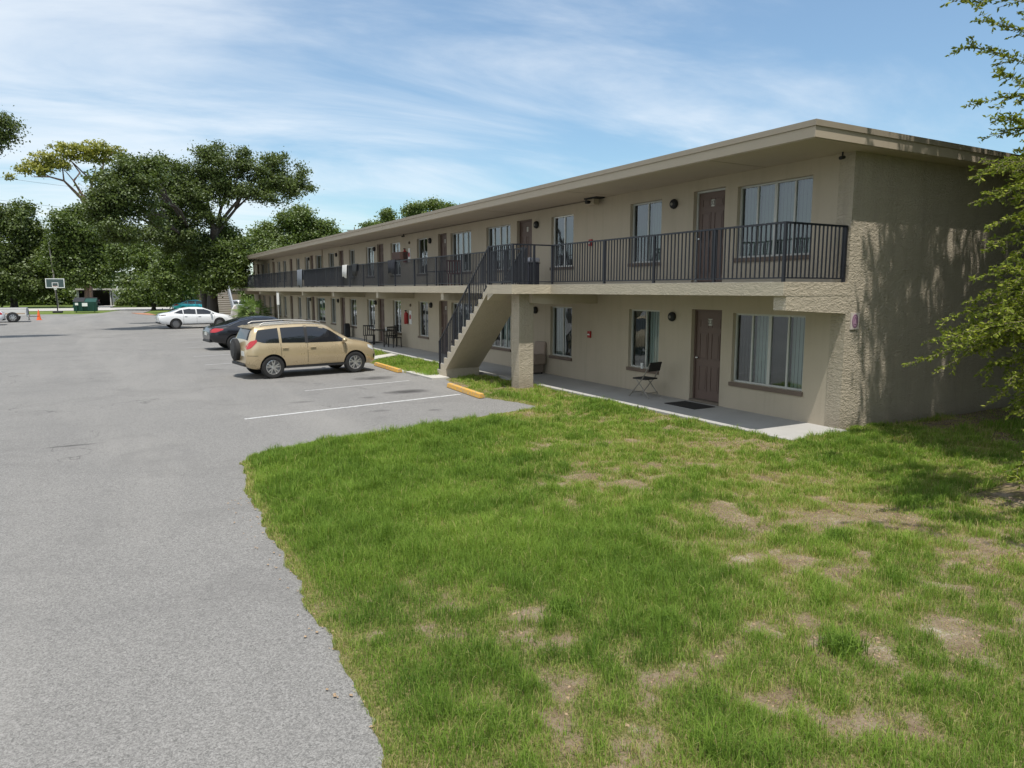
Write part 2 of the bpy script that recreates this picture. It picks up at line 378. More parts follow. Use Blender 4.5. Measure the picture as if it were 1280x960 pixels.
def vnoise(x, y, seed=0):
    r = np.random.default_rng(seed); T = r.random((64, 64))
    xi = np.floor(x).astype(int); yi = np.floor(y).astype(int); fx = x-xi; fy = y-yi; fx = fx*fx*(3-2*fx); fy = fy*fy*(3-2*fy)
    g = lambda a, b: T[a % 64, b % 64]
    return (g(xi, yi)*(1-fx)+g(xi+1, yi)*fx)*(1-fy) + (g(xi, yi+1)*(1-fx)+g(xi+1, yi+1)*fx)*fy
def fbm(x, y, sc, seed=0, o=4):
    t = 0; a = 0.5; n = 0
    for i in range(o): t = t + a*vnoise(x*sc*2**i+7.3*i, y*sc*2**i+3.1*i, seed+i); n += a; a *= 0.55
    return t/n

# ================================================================ GROUND
me = MB().add([(-900, -300, -0.05), (900, -300, -0.05), (900, 1500, -0.05), (-900, 1500, -0.05)], [(0, 1, 2, 3)]).mesh('ground', M_farg)
struct(put('ground', me))
lot = [(-60, -15), (3.5, -15), (3.5, 10), (14.0, 12), (14.0, 15.5), (9.4, 15.6), (8.8, 19.4), (8.20, 20.4), (8.20, 58), (7.9, 62), (5.6, 64), (4.8, 72), (4.3, 82), (3.6, 92.5), (4.6, 100), (5.5, 108.4),
       (2.3, 108.4), (0.6, 101.0), (-0.6, 93.8), (-2.5, 90.8), (-6.7, 92.2), (-12, 94.5), (-30, 98), (-60, 100)]
M_lot = M_asph
def sheet(name, poly, z, m):
    bm = bmesh.new(); vs = [bm.verts.new((x, y, z)) for x, y in poly]; bm.faces.new(vs); bmesh.ops.triangulate(bm, faces=bm.faces)
    bmesh.ops.recalc_face_normals(bm, faces=bm.faces)
    me = bpy.data.meshes.new(name); bm.to_mesh(me); bm.free(); me.materials.append(m)
    if me.polygons[0].normal.z < 0: me.flip_normals()
    return struct(put(name, me))
sheet('parking_lot', lot, 0.0, M_lot)
sheet('street', [(-200, 107.5), (200, 107.5), (200, 122), (-200, 122)], -0.006, mk_concrete('pale_road', (0.46, 0.44, 0.41)))
sheet('driveway', [(-3.0, 122), (0.4, 122), (1.2, 140), (-2.8, 140)], -0.006, M_concl)

LAWN = np.array([(1.19, -1.5), (1.19, 3.56), (1.31, 4.74), (1.33, 5.77), (1.38, 7.2), (1.40, 8.71), (1.48, 9.86), (1.66, 11.3), (1.9, 11.75), (2.4, 11.98), (3.09, 12.22), (4.64, 12.5), (6.64, 13.02), (7.51, 13.23),
                 (8.25, 13.45), (8.42, 13.8), (8.35, 14.4), (8.02, 15.2), (8.1, 16.4), (8.32, 17.4), (8.6, 19.2), (9.7, 19.7), (14, 19.3), (14, 14), (30, 14), (30, -1.5)])
STRIPS = [np.array([(8.28, 19.95), (8.28, 25.2), (10.3, 26.9), (10.3, 19.95)]), np.array([(8.3, 26.3), (8.3, 57.5), (10.3, 57.5), (10.3, 27.8)])]
def sdist(P, poly):
    x, y = P[:, 0], P[:, 1]; d = np.full(len(P), 1e9); ins = np.zeros(len(P), bool); n = len(poly)
    for i in range(n):
        a = poly[i]; b = poly[(i+1) % n]; e = b-a; w0 = x-a[0]; w1 = y-a[1]
        t = np.clip((w0*e[0]+w1*e[1])/(e@e), 0, 1); d = np.minimum(d, np.hypot(w0-e[0]*t, w1-e[1]*t))
        c = ((a[1] > y) != (b[1] > y)) & (x < (b[0]-a[0])*(y-a[1])/(b[1]-a[1]+1e-12)+a[0]); ins ^= c
    return np.where(ins, d, -d)
def edge_noise(P): return (fbm(P[:, 0], P[:, 1], 2.2, 11, 3)-0.5)*0.16 + (fbm(P[:, 0], P[:, 1], 9, 17, 2)-0.5)*0.08
BARE = [(5.95,7.24,.55,.9),(5.7,7.9,.45,.8),(8.85,8.49,.6,.5),(5.55,4.25,.5,.9),(5.5,4.7,.4,.8),(7.24,5.05,.7,.8),(2.75,4.71,.35,.9),(2.8,4.15,.28,.9),(5.5,2.76,.35,.9),(4.64,2.85,.3,.6),(4.3,3.6,.4,.5),
        (6.3,5.9,.6,.8),(7.69,3.63,.8,.8),(8.99,7.13,.6,.4),(6.4,9.9,.7,.6),(2.3,5.1,.25,.6),(9.6,8.0,.5,.8),(7.9,6.6,.6,.55),(3.2,3.4,.4,.6),(2.4,3.6,.25,.6),(4.0,2.4,.4,.5),(8.9,15.3,.5,.8),(9.6,17.8,.8,.9),(9.0,16.3,.6,.7),
        (12.2,7.9,.5,.9),(13.8,7.8,.8,.9),(15.5,7.8,1.0,.9),(17,7.6,1.2,.9),(6.3,3.4,.4,.6),(6.9,7.9,.5,.5),(7.9,9.4,.6,.6),(9.5,4.4,.8,.6),(3.6,2.9,.3,.7)]
LUSH = [(2.5,8.5,1.3,.6),(3.2,6.2,1.0,.6),(2.2,10.2,1.4,.6),(4.0,5.4,.9,.5),(3.7,10.8,1.6,.6),(1.9,6.6,.7,.4),(5.2,11.6,1.3,.5),(8.4,14.6,.9,.5),(11.2,7.7,.8,.4),(9.3,12.5,1.0,.3),(4.0,4.3,.6,.4),(1.7,4.3,.4,.3),(10,6.4,.9,.35)]
def lushness(P):
    x, y = P[:, 0], P[:, 1]
    L = 0.675 + (fbm(x, y, 1.3, 31, 5)-0.5)*0.95 + (fbm(x, y, 5.0, 41, 4)-0.5)*1.45
    for a, b, r, s in LUSH: L = L + s*np.exp(-((x-a)**2+(y-b)**2)/(r*r))
    for a, b, r, s in BARE: L = L - 0.68*s*np.exp(-(((x-a)/1.0)**2+((y-b)/0.62)**2)/(r*r*0.55))
    L = L - 0.13*np.clip((x-3.8)/2.5, 0, 1) - 0.06*np.clip((3.6-y)/1.5, 0, 1)
    L = np.where(y > 19.5, 0.85 + (fbm(x, y, 1.5, 3, 3)-0.5)*0.5, L)
    return np.clip(L, 0, 1.2)
def lawn_h(P, sd): return (0.035 + (fbm(P[:, 0], P[:, 1], 0.5, 51, 3)-0.5)*0.12 + (fbm(P[:, 0], P[:, 1], 3.0, 61, 3)-0.5)*0.035)*np.clip(sd/0.5, 0, 1) + 0.012
def lawn_sheet(name, poly, st, x0, x1, y0, y1):
    xs = np.arange(x0, x1+st, st); ys = np.arange(y0, y1+st, st); X, Y = np.meshgrid(xs, ys); P = np.stack([X.ravel(), Y.ravel()], 1)
    sd = sdist(P, poly) + edge_noise(P); z = np.where(sd > 0, np.maximum(lawn_h(P, sd), 0.005), np.maximum(-0.04, sd*0.5))
    near_bld = (P[:, 0] > 9.9) & (P[:, 1] > 8.0) & (P[:, 1] < 62); z = np.where(near_bld, np.minimum(z, 0.03), z)
    nx = len(xs); ny = len(ys); i = np.arange(nx-1)[None, :] + nx*np.arange(ny-1)[:, None]; i = i.ravel()
    F = np.stack([i, i+1, i+1+nx, i+nx], 1)
    keep = (sd[F].max(1) > -0.12); F = F[keep]
    used = np.unique(F); mp_ = -np.ones(len(P), int); mp_[used] = np.arange(len(used))
    me = np_mesh(name, np.column_stack([P, z])[used], mp_[F], M_soil, lushness(P)[used], 'lush', True)
    return struct(put(name, me))
lawn_sheet('lawn', LAWN, 0.06, 0.9, 20.5, -1.0, 19.5)
for k, st_ in enumerate(STRIPS): lawn_sheet('lawn_strip', st_, 0.10, 8.0, 10.4, st_[:, 1].min()-0.2, st_[:, 1].max()+0.2)

# grass blades: one object nobody could count
def blades(P, length, width, lv, zb):
    n = len(P); a = RNG.random(n)*2*math.pi; lean = RNG.random(n)*0.75+0.12; b = a + math.pi/2 + RNG.normal(0, 0.5, n)
    dx, dy = np.cos(a), np.sin(a); tx, ty = np.cos(b)*lean, np.sin(b)*lean
    base = np.column_stack([P, zb-0.01]); side = np.column_stack([dx, dy, np.zeros(n)])*width[:, None]*0.5
    mid = base + np.column_stack([tx*0.35, ty*0.35, np.full(n, 0.62)])*length[:, None]
    tip = base + np.column_stack([tx, ty, np.full(n, 1.0)-lean*0.35])*length[:, None]
    V = np.stack([base-side, base+side, mid+side*0.75, mid-side*0.75, tip], 1).reshape(-1, 3)
    o = (np.arange(n)*5)[:, None]
    F = np.concatenate([o+np.array([[0, 1, 2]]), o+np.array([[0, 2, 3]]), o+np.array([[3, 2, 4]])], 1).reshape(-1, 3)
    return V, F, np.repeat(lv, 5)
def scatter(n, x0, x1, y0, y1, poly, dens):
    P = np.column_stack([RNG.random(n)*(x1-x0)+x0, RNG.random(n)*(y1-y0)+y0])
    x, y, d = project(np.column_stack([P, np.zeros(n)])); P = P[(d > 0.5) & (x > -40) & (x < 1330) & (y < 1010)]
    sd = sdist(P, poly) + edge_noise(P); k = (sd > -0.01) & ~((P[:, 0] > 10.0) & (P[:, 1] > 7.98) & (P[:, 0] < 11.7)) & ~((P[:, 0] > 11.5) & (P[:, 1] > 8.2)); P = P[k]; sd = sd[k]
    if dens: 
        k = RNG.random(len(P)) < dens(P); P = P[k]; sd = sd[k]
    return P, sd
def grass_batch(P, sd):
    L = lushness(P); n = len(P); dist = np.hypot(P[:, 0], P[:, 1])
    keep = RNG.random(n) < np.clip(L*1.0+0.24, 0.26, 1); P = P[keep]; L = L[keep]; sd = sd[keep]; dist = dist[keep]; n = len(P)
    tuft = fbm(P[:, 0], P[:, 1], 1.6, 77, 3); tall = fbm(P[:, 0], P[:, 1], 5, 78, 2)
    ln = (0.026 + 0.085*np.clip(L, 0, 1.1)**1.3*(0.5+tuft))*(0.55+RNG.random(n)*0.9)
    ln = ln*np.clip(0.40+sd*1.6, 0.40, 1.0)
    ln = np.where((tall > 0.66) & (L > 0.3), ln*1.6, ln)
    wd = np.maximum(0.0042, dist*0.00062)*(0.7+0.6*RNG.random(n))
    sp = fbm(P[:, 0], P[:, 1], 1.1, 90, 4)
    lv = np.clip(0.26 + (sp-0.5)*0.55 + RNG.normal(0, 0.10, n) + np.where(RNG.random(n) < np.clip(0.62-0.62*L, 0.05, 1), 0.30+0.35*RNG.random(n), 0), 0, 1)
    dry = fbm(P[:, 0], P[:, 1], 0.9, 101, 4); lv = lv + 0.16*np.clip((P[:, 0]-4.2)/3, 0, 1)*np.clip(1.3-L, 0, 1)*RNG.random(n)*2
    lv = np.clip(lv + np.clip(dry-0.50, 0, 1)*1.0*(1.15-np.clip(L, 0, 1)), 0, 1)
    lv = np.where((sd < 0.10) & (RNG.random(n) < .55), np.clip(lv+.45, 0, 1), lv)
    z = lawn_h(P, sd)
    return blades(P, ln, wd, lv, z)
def thatch(P, sd):
    L = lushness(P); k = RNG.random(len(P)) < np.clip(1.05-L*1.1, 0.10, 1); P = P[k]; sd = sd[k]; n = len(P); dist = np.hypot(P[:, 0], P[:, 1])
    V, F, A = blades(P, 0.030+0.035*RNG.random(n), np.maximum(0.0045, dist*0.0007), np.clip(RNG.normal(.88, .12, n), .4, 1), lawn_h(P, sd))
    V = V.reshape(-1, 5, 3); b0 = V[:, :1, 2]; V[:, :, 2] = b0+(V[:, :, 2]-b0)*.35; return V.reshape(-1, 3), F, A
GV = []; GF = []; GA = []; off = 0
def gadd(t):
    global off
    V, F, A = t; GV.append(V); GF.append(F+off); GA.append(A); off += len(V)
for (n, x0, x1, y0, y1) in ((230000, 1, 9.5, 1.0, 4.8), (330000, 1, 13, 4.8, 8.8), (260000, 1, 12, 8.8, 13.8)):
    gadd(grass_batch(*scatter(n, x0, x1, y0, y1, LAWN, None)))
for (n, x0, x1, y0, y1) in ((60000, 1, 9.5, 1.0, 4.8), (110000, 1, 13, 4.8, 8.8), (70000, 1, 12, 8.8, 13.8)): gadd(thatch(*scatter(n, x0, x1, y0, y1, LAWN, None)))
gadd(grass_batch(*scatter(50000, 12, 20, 5.0, 8.2, LAWN, None)))
gadd(grass_batch(*scatter(30000, 7.6, 10.1, 13.6, 19.4, LAWN, None)))
for st_ in STRIPS: gadd(grass_batch(*scatter(26000, 8.2, 10.1, st_[:, 1].min(), st_[:, 1].max(), st_, None)))
# a few broad-leaved tufts that stand out of the turf
for (cx_, cy_, r_, n_) in ((4.44, 3.02, 0.16, 420), (3.05, 4.53, 0.15, 380), (9.78, 5.62, 0.14, 200), (7.0, 9.3, 0.16, 200), (2.35, 7.4, 0.15, 200), (5.2, 6.1, 0.13, 200), (6.6, 4.6, 0.14, 240), (8.3, 4.9, 0.2, 260), (3.6, 3.9, 0.12, 160)):
    P = np.column_stack([RNG.normal(cx_, r_*0.45, n_), RNG.normal(cy_, r_*0.45, n_)])
    V, F, A = blades(P, 0.09+RNG.random(n_)*0.10, np.full(n_, 0.0075), np.clip(RNG.normal(0.22, 0.08, n_), 0, 1), lawn_h(P, sdist(P, LAWN)))
    gadd((V, F, A))
g = put('grass', np_mesh('grass', np.concatenate(GV), np.concatenate(GF), M_grass, np.concatenate(GA)))
tag(g, 'green and straw coloured grass growing in the lawn', 'grass', kind='stuff')
# pebbles and leaf litter lying in the thin spots
n = 5200; P = np.column_stack([RNG.random(n)*8.5+1.1, RNG.random(n)*8+1.8]); sd = sdist(P, LAWN)+edge_noise(P); k = ((lushness(P) < 0.33) & (sd > 0)) | ((sd < .1) & (sd > -.30) & (RNG.random(n) < .85-(-sd).clip(0)*2.5)); P = P[k]; sd = sd[k]
mb = MB()
for (x_, y_), s_ in zip(P, sd):
    r_ = random.uniform(0.006, 0.02); z_ = float(lawn_h(np.array([[x_, y_]]), np.array([s_]))[0]); a_ = random.random()*6
    mb.add([(x_+r_*math.cos(a_+t)*q, y_+r_*math.sin(a_+t)*q, z_+h) for t, q, h in ((0, 1, 0.001), (1.6, .7, 0.002), (3.1, 1, 0.001), (4.7, .6, 0.002), (0, 0, 0.009))], [(0,1,4),(1,2,4),(2,3,4),(3,0,4)])
tag(obj('leaf_litter', mb, mat('litter', (0.34, 0.24, 0.15), 0.9, var=0.4, vscale=30)), 'dry brown leaf bits lying in the thin lawn', 'litter', kind='stuff')

# pavement along the building, paths, stall lines
walk = MB()
yy = 8.02
while yy < 62:
    y1 = min(yy + (3.05 if yy > 8.1 else 3.0), 62); walk.box(10.04, 11.66, yy+0.004, y1-0.004, -0.04, 0.10); yy = y1
struct(obj('sidewalk', walk, M_conc, bevel=0.008))
struct(obj('path', MB().prism([(8.15, 25.3), (10.03, 27.0), (10.03, 27.75), (8.15, 26.2)], 'z', -0.04, 0.06), M_concl))
struct(obj('stair_pad', MB().prism([(8.25, 19.35), (8.80, 19.30), (8.80, 21.5), (8.22, 21.4)], 'z', -0.04, 0.05), M_concl))
struct(obj('stop_pad', MB().prism([(8.18, 21.6), (8.42, 21.7), (8.42, 24.4), (8.18, 24.3)], 'z', -0.04, 0.03), M_concl))
def stall_line(x0, y0, x1, y1, w=0.10):
    d = Vector((x1-x0, y1-y0)).normalized(); n_ = Vector((-d.y, d.x))*w/2
    me = MB().add([(x0-n_.x, y0-n_.y, 0.005), (x1-n_.x, y1-n_.y, 0.005), (x1+n_.x, y1+n_.y, 0.005), (x0+n_.x, y0+n_.y, 0.005)], [(0, 1, 2, 3)]).mesh('stall_line', M_line if y0 < 16 else M_faded)
    return me
L0 = [(2.33, 15.28, 7.70, 16.26), (4.4, 18.82, 7.60, 19.50), (2.9, 27.2, 7.6, 27.9), (2.9, 30.9, 7.6, 31.6), (3, 35.6, 7.6, 36.3), (3.2, 39.2, 7.6, 39.9), (3.2, 43, 7.6, 43.7), (3.2, 47, 7.6, 47.7), (3.2, 51, 7.6, 51.6)]
for k, a in enumerate(L0):
    o = struct(put('stall_line', stall_line(*a)))

# ================================================================ BUILDING
XW, YC, YF, XB, XE, YE, ZS, ZSOF, ZT, XBACK = 11.63, 8.25, 67.5, 9.95, 10.04, 7.86, 2.78, 5.08, 5.33, 20.2
B = thing('apartment_building', 'long two storey beige stucco apartment building with dark balcony railing and flat roof', 'building', (XW, YC, 0))
BL = (-XW, -YC, 0)
UP = [(9.10,10.93,'B'),(11.28,12.22,'D'),(13.28,14.45,'W'),(16.97,18.13,'V'),(19.24,20.18,'D'),(20.60,22.30,'B'),(23.50,25.27,'B'),(25.62,26.46,'D'),(27.55,28.68,'W'),(30.67,31.91,'V'),(32.90,33.82,'D'),
      (34.31,35.55,'V'),(37.44,38.44,'W'),(39.49,40.43,'D'),(41.42,42.61,'W'),(44.06,45.60,'W'),(46.15,47.0,'D'),(47.30,48.40,'W'),(49.80,50.82,'W'),(52.0,52.9,'D'),(54.0,55.1,'W'),(56.0,57.1,'W'),(58.1,59.0,'D'),(60.1,61.2,'W'),(62.4,63.5,'W'),(64.5,65.4,'D')]
LO = [(9.10,10.92,'B'),(11.24,12.16,'D'),(13.26,14.42,'W'),(17.0,18.15,'W'),(19.24,20.18,'D'),(20.60,22.30,'B'),(23.50,25.27,'B'),(25.62,26.46,'D'),(27.57,28.65,'W'),(30.72,31.78,'V'),(32.96,33.90,'D'),
      (34.39,35.55,'V'),(37.40,38.60,'W'),(39.46,40.40,'D'),(41.38,42.42,'W'),(43.70,45.70,'W'),(46.15,47.0,'D'),(47.40,48.50,'W'),(49.80,50.80,'W'),(52.3,53.2,'D'),(54.4,55.4,'W'),(56.4,57.3,'W'),(58.1,59.0,'D'),(60.0,61.0,'W'),(62.4,63.4,'W'),(64.5,65.4,'D')]
def zr(kind, up):
    if kind == 'D': return (2.80, 4.83) if up else (0.13, 2.21)
    return (3.31, 4.78) if up else (0.68, 2.155)
holes = [(a, b, *zr(k, True)) for a, b, k in UP] + [(a, b, *zr(k, False)) for a, b, k in LO]
ys = sorted(set([YC, YF] + [h[0] for h in holes] + [h[1] for h in holes])); zs_ = sorted(set([0, ZSOF+0.02] + [h[2] for h in holes] + [h[3] for h in holes]))
wb = MB()
for i in range(len(ys)-1):
    for j in range(len(zs_)-1):
        cy, cz = (ys[i]+ys[i+1])/2, (zs_[j]+zs_[j+1])/2
        if any(h[0] < cy < h[1] and h[2] < cz < h[3] for h in holes): continue
        wb.add([(XW, ys[i], zs_[j]), (XW, ys[i+1], zs_[j]), (XW, ys[i+1], zs_[j+1]), (XW, ys[i], zs_[j+1])], [(0, 3, 2, 1)])
wb.cur = 1
for h in holes:
    y0, y1, z0, z1 = h; d = XW+0.16
    for q in ([(XW,y0,z0),(d,y0,z0),(d,y0,z1),(XW,y0,z1)], [(XW,y1,z0),(XW,y1,z1),(d,y1,z1),(d,y1,z0)], [(XW,y0,z1),(d,y0,z1),(d,y1,z1),(XW,y1,z1)], [(XW,y0,z0),(XW,y1,z0),(d,y1,z0),(d,y0,z0)]):
        wb.add(q, [(0, 1, 2, 3)])
me = wb.mesh('wall', [M_wall, M_wall], fix=False)
put('wall', me, B, BL)
# inner liner behind the openings so rooms stay dark
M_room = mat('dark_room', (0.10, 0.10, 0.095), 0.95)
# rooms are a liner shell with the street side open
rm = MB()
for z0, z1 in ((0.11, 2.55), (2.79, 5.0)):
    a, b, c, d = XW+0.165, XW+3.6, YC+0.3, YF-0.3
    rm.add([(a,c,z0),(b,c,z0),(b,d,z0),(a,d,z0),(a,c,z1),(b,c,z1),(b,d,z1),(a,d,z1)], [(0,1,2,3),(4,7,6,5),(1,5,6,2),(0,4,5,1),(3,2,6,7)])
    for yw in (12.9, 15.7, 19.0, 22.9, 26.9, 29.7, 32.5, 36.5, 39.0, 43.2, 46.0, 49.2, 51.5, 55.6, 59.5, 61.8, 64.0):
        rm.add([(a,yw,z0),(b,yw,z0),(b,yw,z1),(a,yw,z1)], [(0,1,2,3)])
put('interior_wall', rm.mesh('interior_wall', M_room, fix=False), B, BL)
ew = MB().box(XW+0.001, XBACK, YC, YC+0.2, -0.05, ZSOF+0.02)
obj('end_wall', ew, M_end, B, BL)
put('end_wall', MB().box(XW+0.17, XBACK, YF-0.2, YF, -0.05, ZSOF).mesh('end_wall', M_end), B, BL)
obj('back_wall', MB().box(XBACK-0.2, XBACK-0.002, YC+0.2, YF-0.2, -0.05, ZSOF), M_wall, B, BL)
# narrow return of the facade at the near corner in rough stucco
obj('corner_strip', MB().box(XW-0.006, XW+0.10, YC-0.004, YC+0.30, -0.02, ZSOF), M_end, B, BL)
# roof: deck, soffit, fascia
roof = obj('roof', MB().box(XE+0.03, XBACK+0.45, YE+0.03, YF+0.4, ZSOF+0.03, ZT), M_roof, B, BL)
fa = MB()
x0, x1, y0, y1 = XE, XBACK+0.48, YE, YF+0.43
fa.box(x0, x0+0.028, y0, y1, ZSOF, ZT-0.075).box(x1-0.028, x1, y0, y1, ZSOF, ZT-0.075).box(x0+0.029, x1-0.029, y0, y0+0.028, ZSOF, ZT-0.075).box(x0+0.029, x1-0.029, y1-0.028, y1, ZSOF, ZT-0.075)
obj('fascia', fa, M_fascia, roof, (0, 0, 0))
de = MB()
x0, x1, y0, y1 = XE-0.022, XBACK+0.50, YE-0.022, YF+0.45
de.box(x0, x0+0.048, y0, y1, ZT-0.075, ZT+0.02).box(x1-0.05, x1, y0, y1, ZT-0.075, ZT+0.02).box(x0+0.049, x1-0.051, y0, y0+0.048, ZT-0.075, ZT+0.02).box(x0+0.049, x1-0.051, y1-0.05, y1, ZT-0.075, ZT+0.02)
obj('drip_edge', de, mat('drip_edge_brown', (0.30, 0.255, 0.195), 0.6, var=0.1), roof)
sf = MB().box(XE+0.03, XW-0.003, YE+0.03, YF+0.4, ZSOF-0.012, ZSOF+0.028).box(XW-0.003, XBACK+0.45, YE+0.03, YC-0.003, ZSOF-0.012, ZSOF+0.028)
obj('soffit', sf, M_soffit, roof)
for yj in np.arange(10.2, 66, 4.88): obj('soffit_joint', MB().box(XE+0.03, XW-0.01, yj, yj+0.010, ZSOF-0.018, ZSOF-0.0125), mat('joint_brown', (0.36, 0.31, 0.235), 0.8), roof)
# balcony slab with rough edge, landing, beams
slab = obj('balcony_slab', MB().box(XB, XW-0.003, YC+0.002, YF, ZS-0.235, ZS), M_trim, B, BL)
obj('balcony_floor', MB().box(XB+0.02, XW-0.004, YC+0.25, YF-0.02, ZS+0.001, ZS+0.006), M_conc, slab)
beam_y = [15.78, 22.35, 29.10, 35.85, 42.35, 49.0, 55.6, 62.2]
for yb in beam_y:
    xl = 9.55 if yb < 16 else XB+0.05
    p = [(xl, ZS-0.236), (XW-0.003, ZS-0.236), (XW-0.003, ZS-0.50), (xl+0.4, ZS-0.50), (xl, ZS-0.47)]
    obj('beam', MB().prism(p, 'y', yb, yb+0.22), M_trim if yb > 16 else M_wall, B, BL)
obj('beam', MB().prism([(10.02, 2.30), (XW-0.007, 2.22), (XW-0.007, ZS-0.2355), (10.02, ZS-0.2355)], 'y', YC-0.004, YC+0.26), M_end2, B, BL)
obj('beam_cheek', MB().box(XB+0.012, XW-0.007, YC-0.008, YC+0.001, ZS-0.235, ZS-0.004), M_end2, B, BL)
XL, YL0, YL1 = 8.80, 15.52, 16.85
land = obj('landing', MB().box(XL, XB-0.002, YL0, YL1, ZS-0.235, ZS), M_trim, B, BL)
colm = obj('column', MB().box(9.25, 9.69, 15.93, 16.34, -0.05, ZS-0.237), M_end, B, BL, bevel=0.012)
# staircase
NR = 14; top, bot = (YL1, ZS), (20.22, 0.0); rise = ZS/NR; run = (bot[0]-top[0])/(NR-1)
prof = [(YL1+0.001, ZS)]
y_, z_ = YL1, ZS
poly = [(YL1+0.002, ZS-0.235), (YL1+0.002, ZS-0.002)]
z_ = ZS - rise; yq = YL1+0.002
poly = [(YL1+0.002, ZS-0.25), (YL1+0.002, z_)]
for i in range(NR-1):
    yq += run; poly.append((yq, z_)); z_ -= rise; poly.append((yq, max(z_, -0.04)))
poly += [(19.56, -0.04), (19.56, 0.27)]
poly[0] = (YL1+0.002, ZS-0.235)
stair = obj('staircase', MB().prism(poly, 'x', XL+0.004, 9.93), M_trim, B, BL)
obj('soffit_wedge', MB().prism([(YL1-0.35, ZS-0.236), (YL1+0.003, ZS-0.236), (YL1+0.003, ZS-0.42)], 'x', XL+0.01, 9.925), M_trim, stair)
tr = MB()
z_ = ZS - rise; yq = YL1+0.002
for i in range(NR-1):
    tr.box(XL+0.02, 9.915, yq+0.01, yq+run+0.025, z_+0.001, z_+0.012); yq += run; z_ -= rise
obj('tread', tr, M_conc, stair)

# railings
def rail_run(pts, zoff, posts, gapped=None, name='railing', hh=0.99, sp=0.102):
    """pts: list of (x, y, z of floor); rails follow, balusters upright"""
    mb_ = MB(); post_obs = []
    for (a, b) in zip(pts[:-1], pts[1:]):
        A, Bp = Vector(a), Vector(b); L = (Bp-A); hl = math.hypot(L.x, L.y)
        mb_.bar(A+Vector((0, 0, hh)), Bp+Vector((0, 0, hh)), 0.042, 0.034); mb_.bar(A+Vector((0, 0, 0.07)), Bp+Vector((0, 0, 0.07)), 0.024)
        n_ = max(1, int(hl/sp))
        for k in range(1, n_):
            t = k/n_; p = A+L*t
            if gapped and gapped[0] < t < gapped[1]: continue
            mb_.bar(p+Vector((0, 0, 0.07)), p+Vector((0, 0, hh)), 0.021)
    r = obj(name, mb_, M_rail, B, BL)
    for p in posts: obj('post', MB().bar((p[0], p[1], p[2]), (p[0], p[1], p[2]+hh+0.01), 0.048), M_rail, r)
    return r
xr = XB+0.05; yn = YC+0.06
def y_on_rail(px_): d = ray(px_, 330); return float((_C + d*xr/d[0])[1])
rail_run([(XW-0.02, yn, ZS), (xr, yn, ZS)], 0, [(XW-0.05, yn, ZS)], name='railing')
near_posts = [yn] + [y_on_rail(p) for p in (893, 817.5, 755.6)] + [YL0+0.02]
rail_run([(xr, yn, ZS), (xr, YL0+0.03, ZS)], 0, [(xr, y, ZS) for y in near_posts])
rail_run([(xr, YL0+0.05, ZS), (XL+0.06, YL0+0.05, ZS)], 0, [(XL+0.06+0.62, YL0+0.05, ZS), (XL+0.06, YL0+0.05, ZS)], gapped=(0.0, 0.40))
rail_run([(XL+0.06, YL0+0.05, ZS), (XL+0.06, YL1, ZS)], 0, [(XL+0.06, YL1, ZS)])
rail_run([(XL+0.06, YL1, ZS), (XL+0.06, 20.14, 0.08)], 0, [(XL+0.06, YL1+(20.14-YL1)*t, ZS+(0.08-ZS)*t) for t in (0.36, 0.68, 1.0)], hh=1.0)
rail_run([(9.90, YL1, ZS), (9.90, 20.14, 0.08)], 0, [(9.90, YL1+(20.14-YL1)*t, ZS+(0.08-ZS)*t) for t in (0.0, 0.36, 0.68, 1.0)], hh=1.0)
yy = YL1+0.02
fp = list(np.arange(YL1+0.02, YF-1, 2.02))
rail_run([(xr, YL1+0.02, ZS), (xr, 42, ZS)], 0, [(xr, y, ZS) for y in fp if y < 42])
rail_run([(xr, 42, ZS), (xr, YF-0.1, ZS)], 0, [(xr, y, ZS) for y in fp if y >= 42], sp=0.16)

# windows (cached meshes, local origin: lower near corner of opening, +y along the wall, +x inward)
CACHE = {}
def win_parts(w, h, kind, pattern):
    key = (round(w, 2), round(h, 2), kind, pattern)
    if key in CACHE: return CACHE[key]
    fr = MB(); t = 0.040; fx0, fx1 = 0.085, 0.145
    fr.box(fx0, fx1, 0.003, t, 0.003, h-0.003).box(fx0, fx1, w-t, w-0.003, 0.003, h-0.003).box(fx0, fx1, t, w-t, 0.003, t).box(fx0, fx1, t, w-t, h-t, h-0.003)
    np_ = 4 if kind == 'B' else 2
    for k in range(1, np_):
        c = w*k/np_; ww = 0.035 if (kind == 'B' and k == 2) else 0.018
        fr.box(fx0+0.008, fx1-0.004, c-ww, c+ww, t, h-t)
    gl = MB().add([(0.118, t-.005, t-.005), (0.118, w-t+.005, t-.005), (0.118, w-t+.005, h-t+.005), (0.118, t-.005, h-t+.005)], [(0, 3, 2, 1)])
    bl = {}
    for k, ch in enumerate(pattern):
        if ch == '.': continue
        y0, y1 = w*k/np_ + 0.01, w*(k+1)/np_ - 0.01; b = bl.setdefault(ch, MB())
        zlow = 0.02 if ch != 's' else 0.22
        n_ = max(3, int((y1-y0)/0.085)); 
        for q in range(n_):
            ya = y0+(y1-y0)*q/n_; yb = y0+(y1-y0)*(q+1)/n_; x_ = 0.20
            b.add([(x_, ya, zlow), (x_+0.010, yb-0.002, zlow), (x_+0.010, yb-0.002, h-0.01), (x_, ya, h-0.01)], [(0, 3, 2, 1)])
    frm = fr.mesh('window', M_framew if kind == 'V' else M_frame); glm = gl.mesh('pane', M_glass, fix=False)
    blm = {c: b.mesh('blind', {'p': M_blind, 'w': M_blindw, 'g': M_curt, 's': M_blindw}[c], fix=False) for c, b in bl.items()}
    sl = MB().box(-0.035, 0.084, -0.03, w+0.03, -0.085, -0.002).mesh('sill', M_sill)
    CACHE[key] = (frm, glm, blm, sl); return CACHE[key]
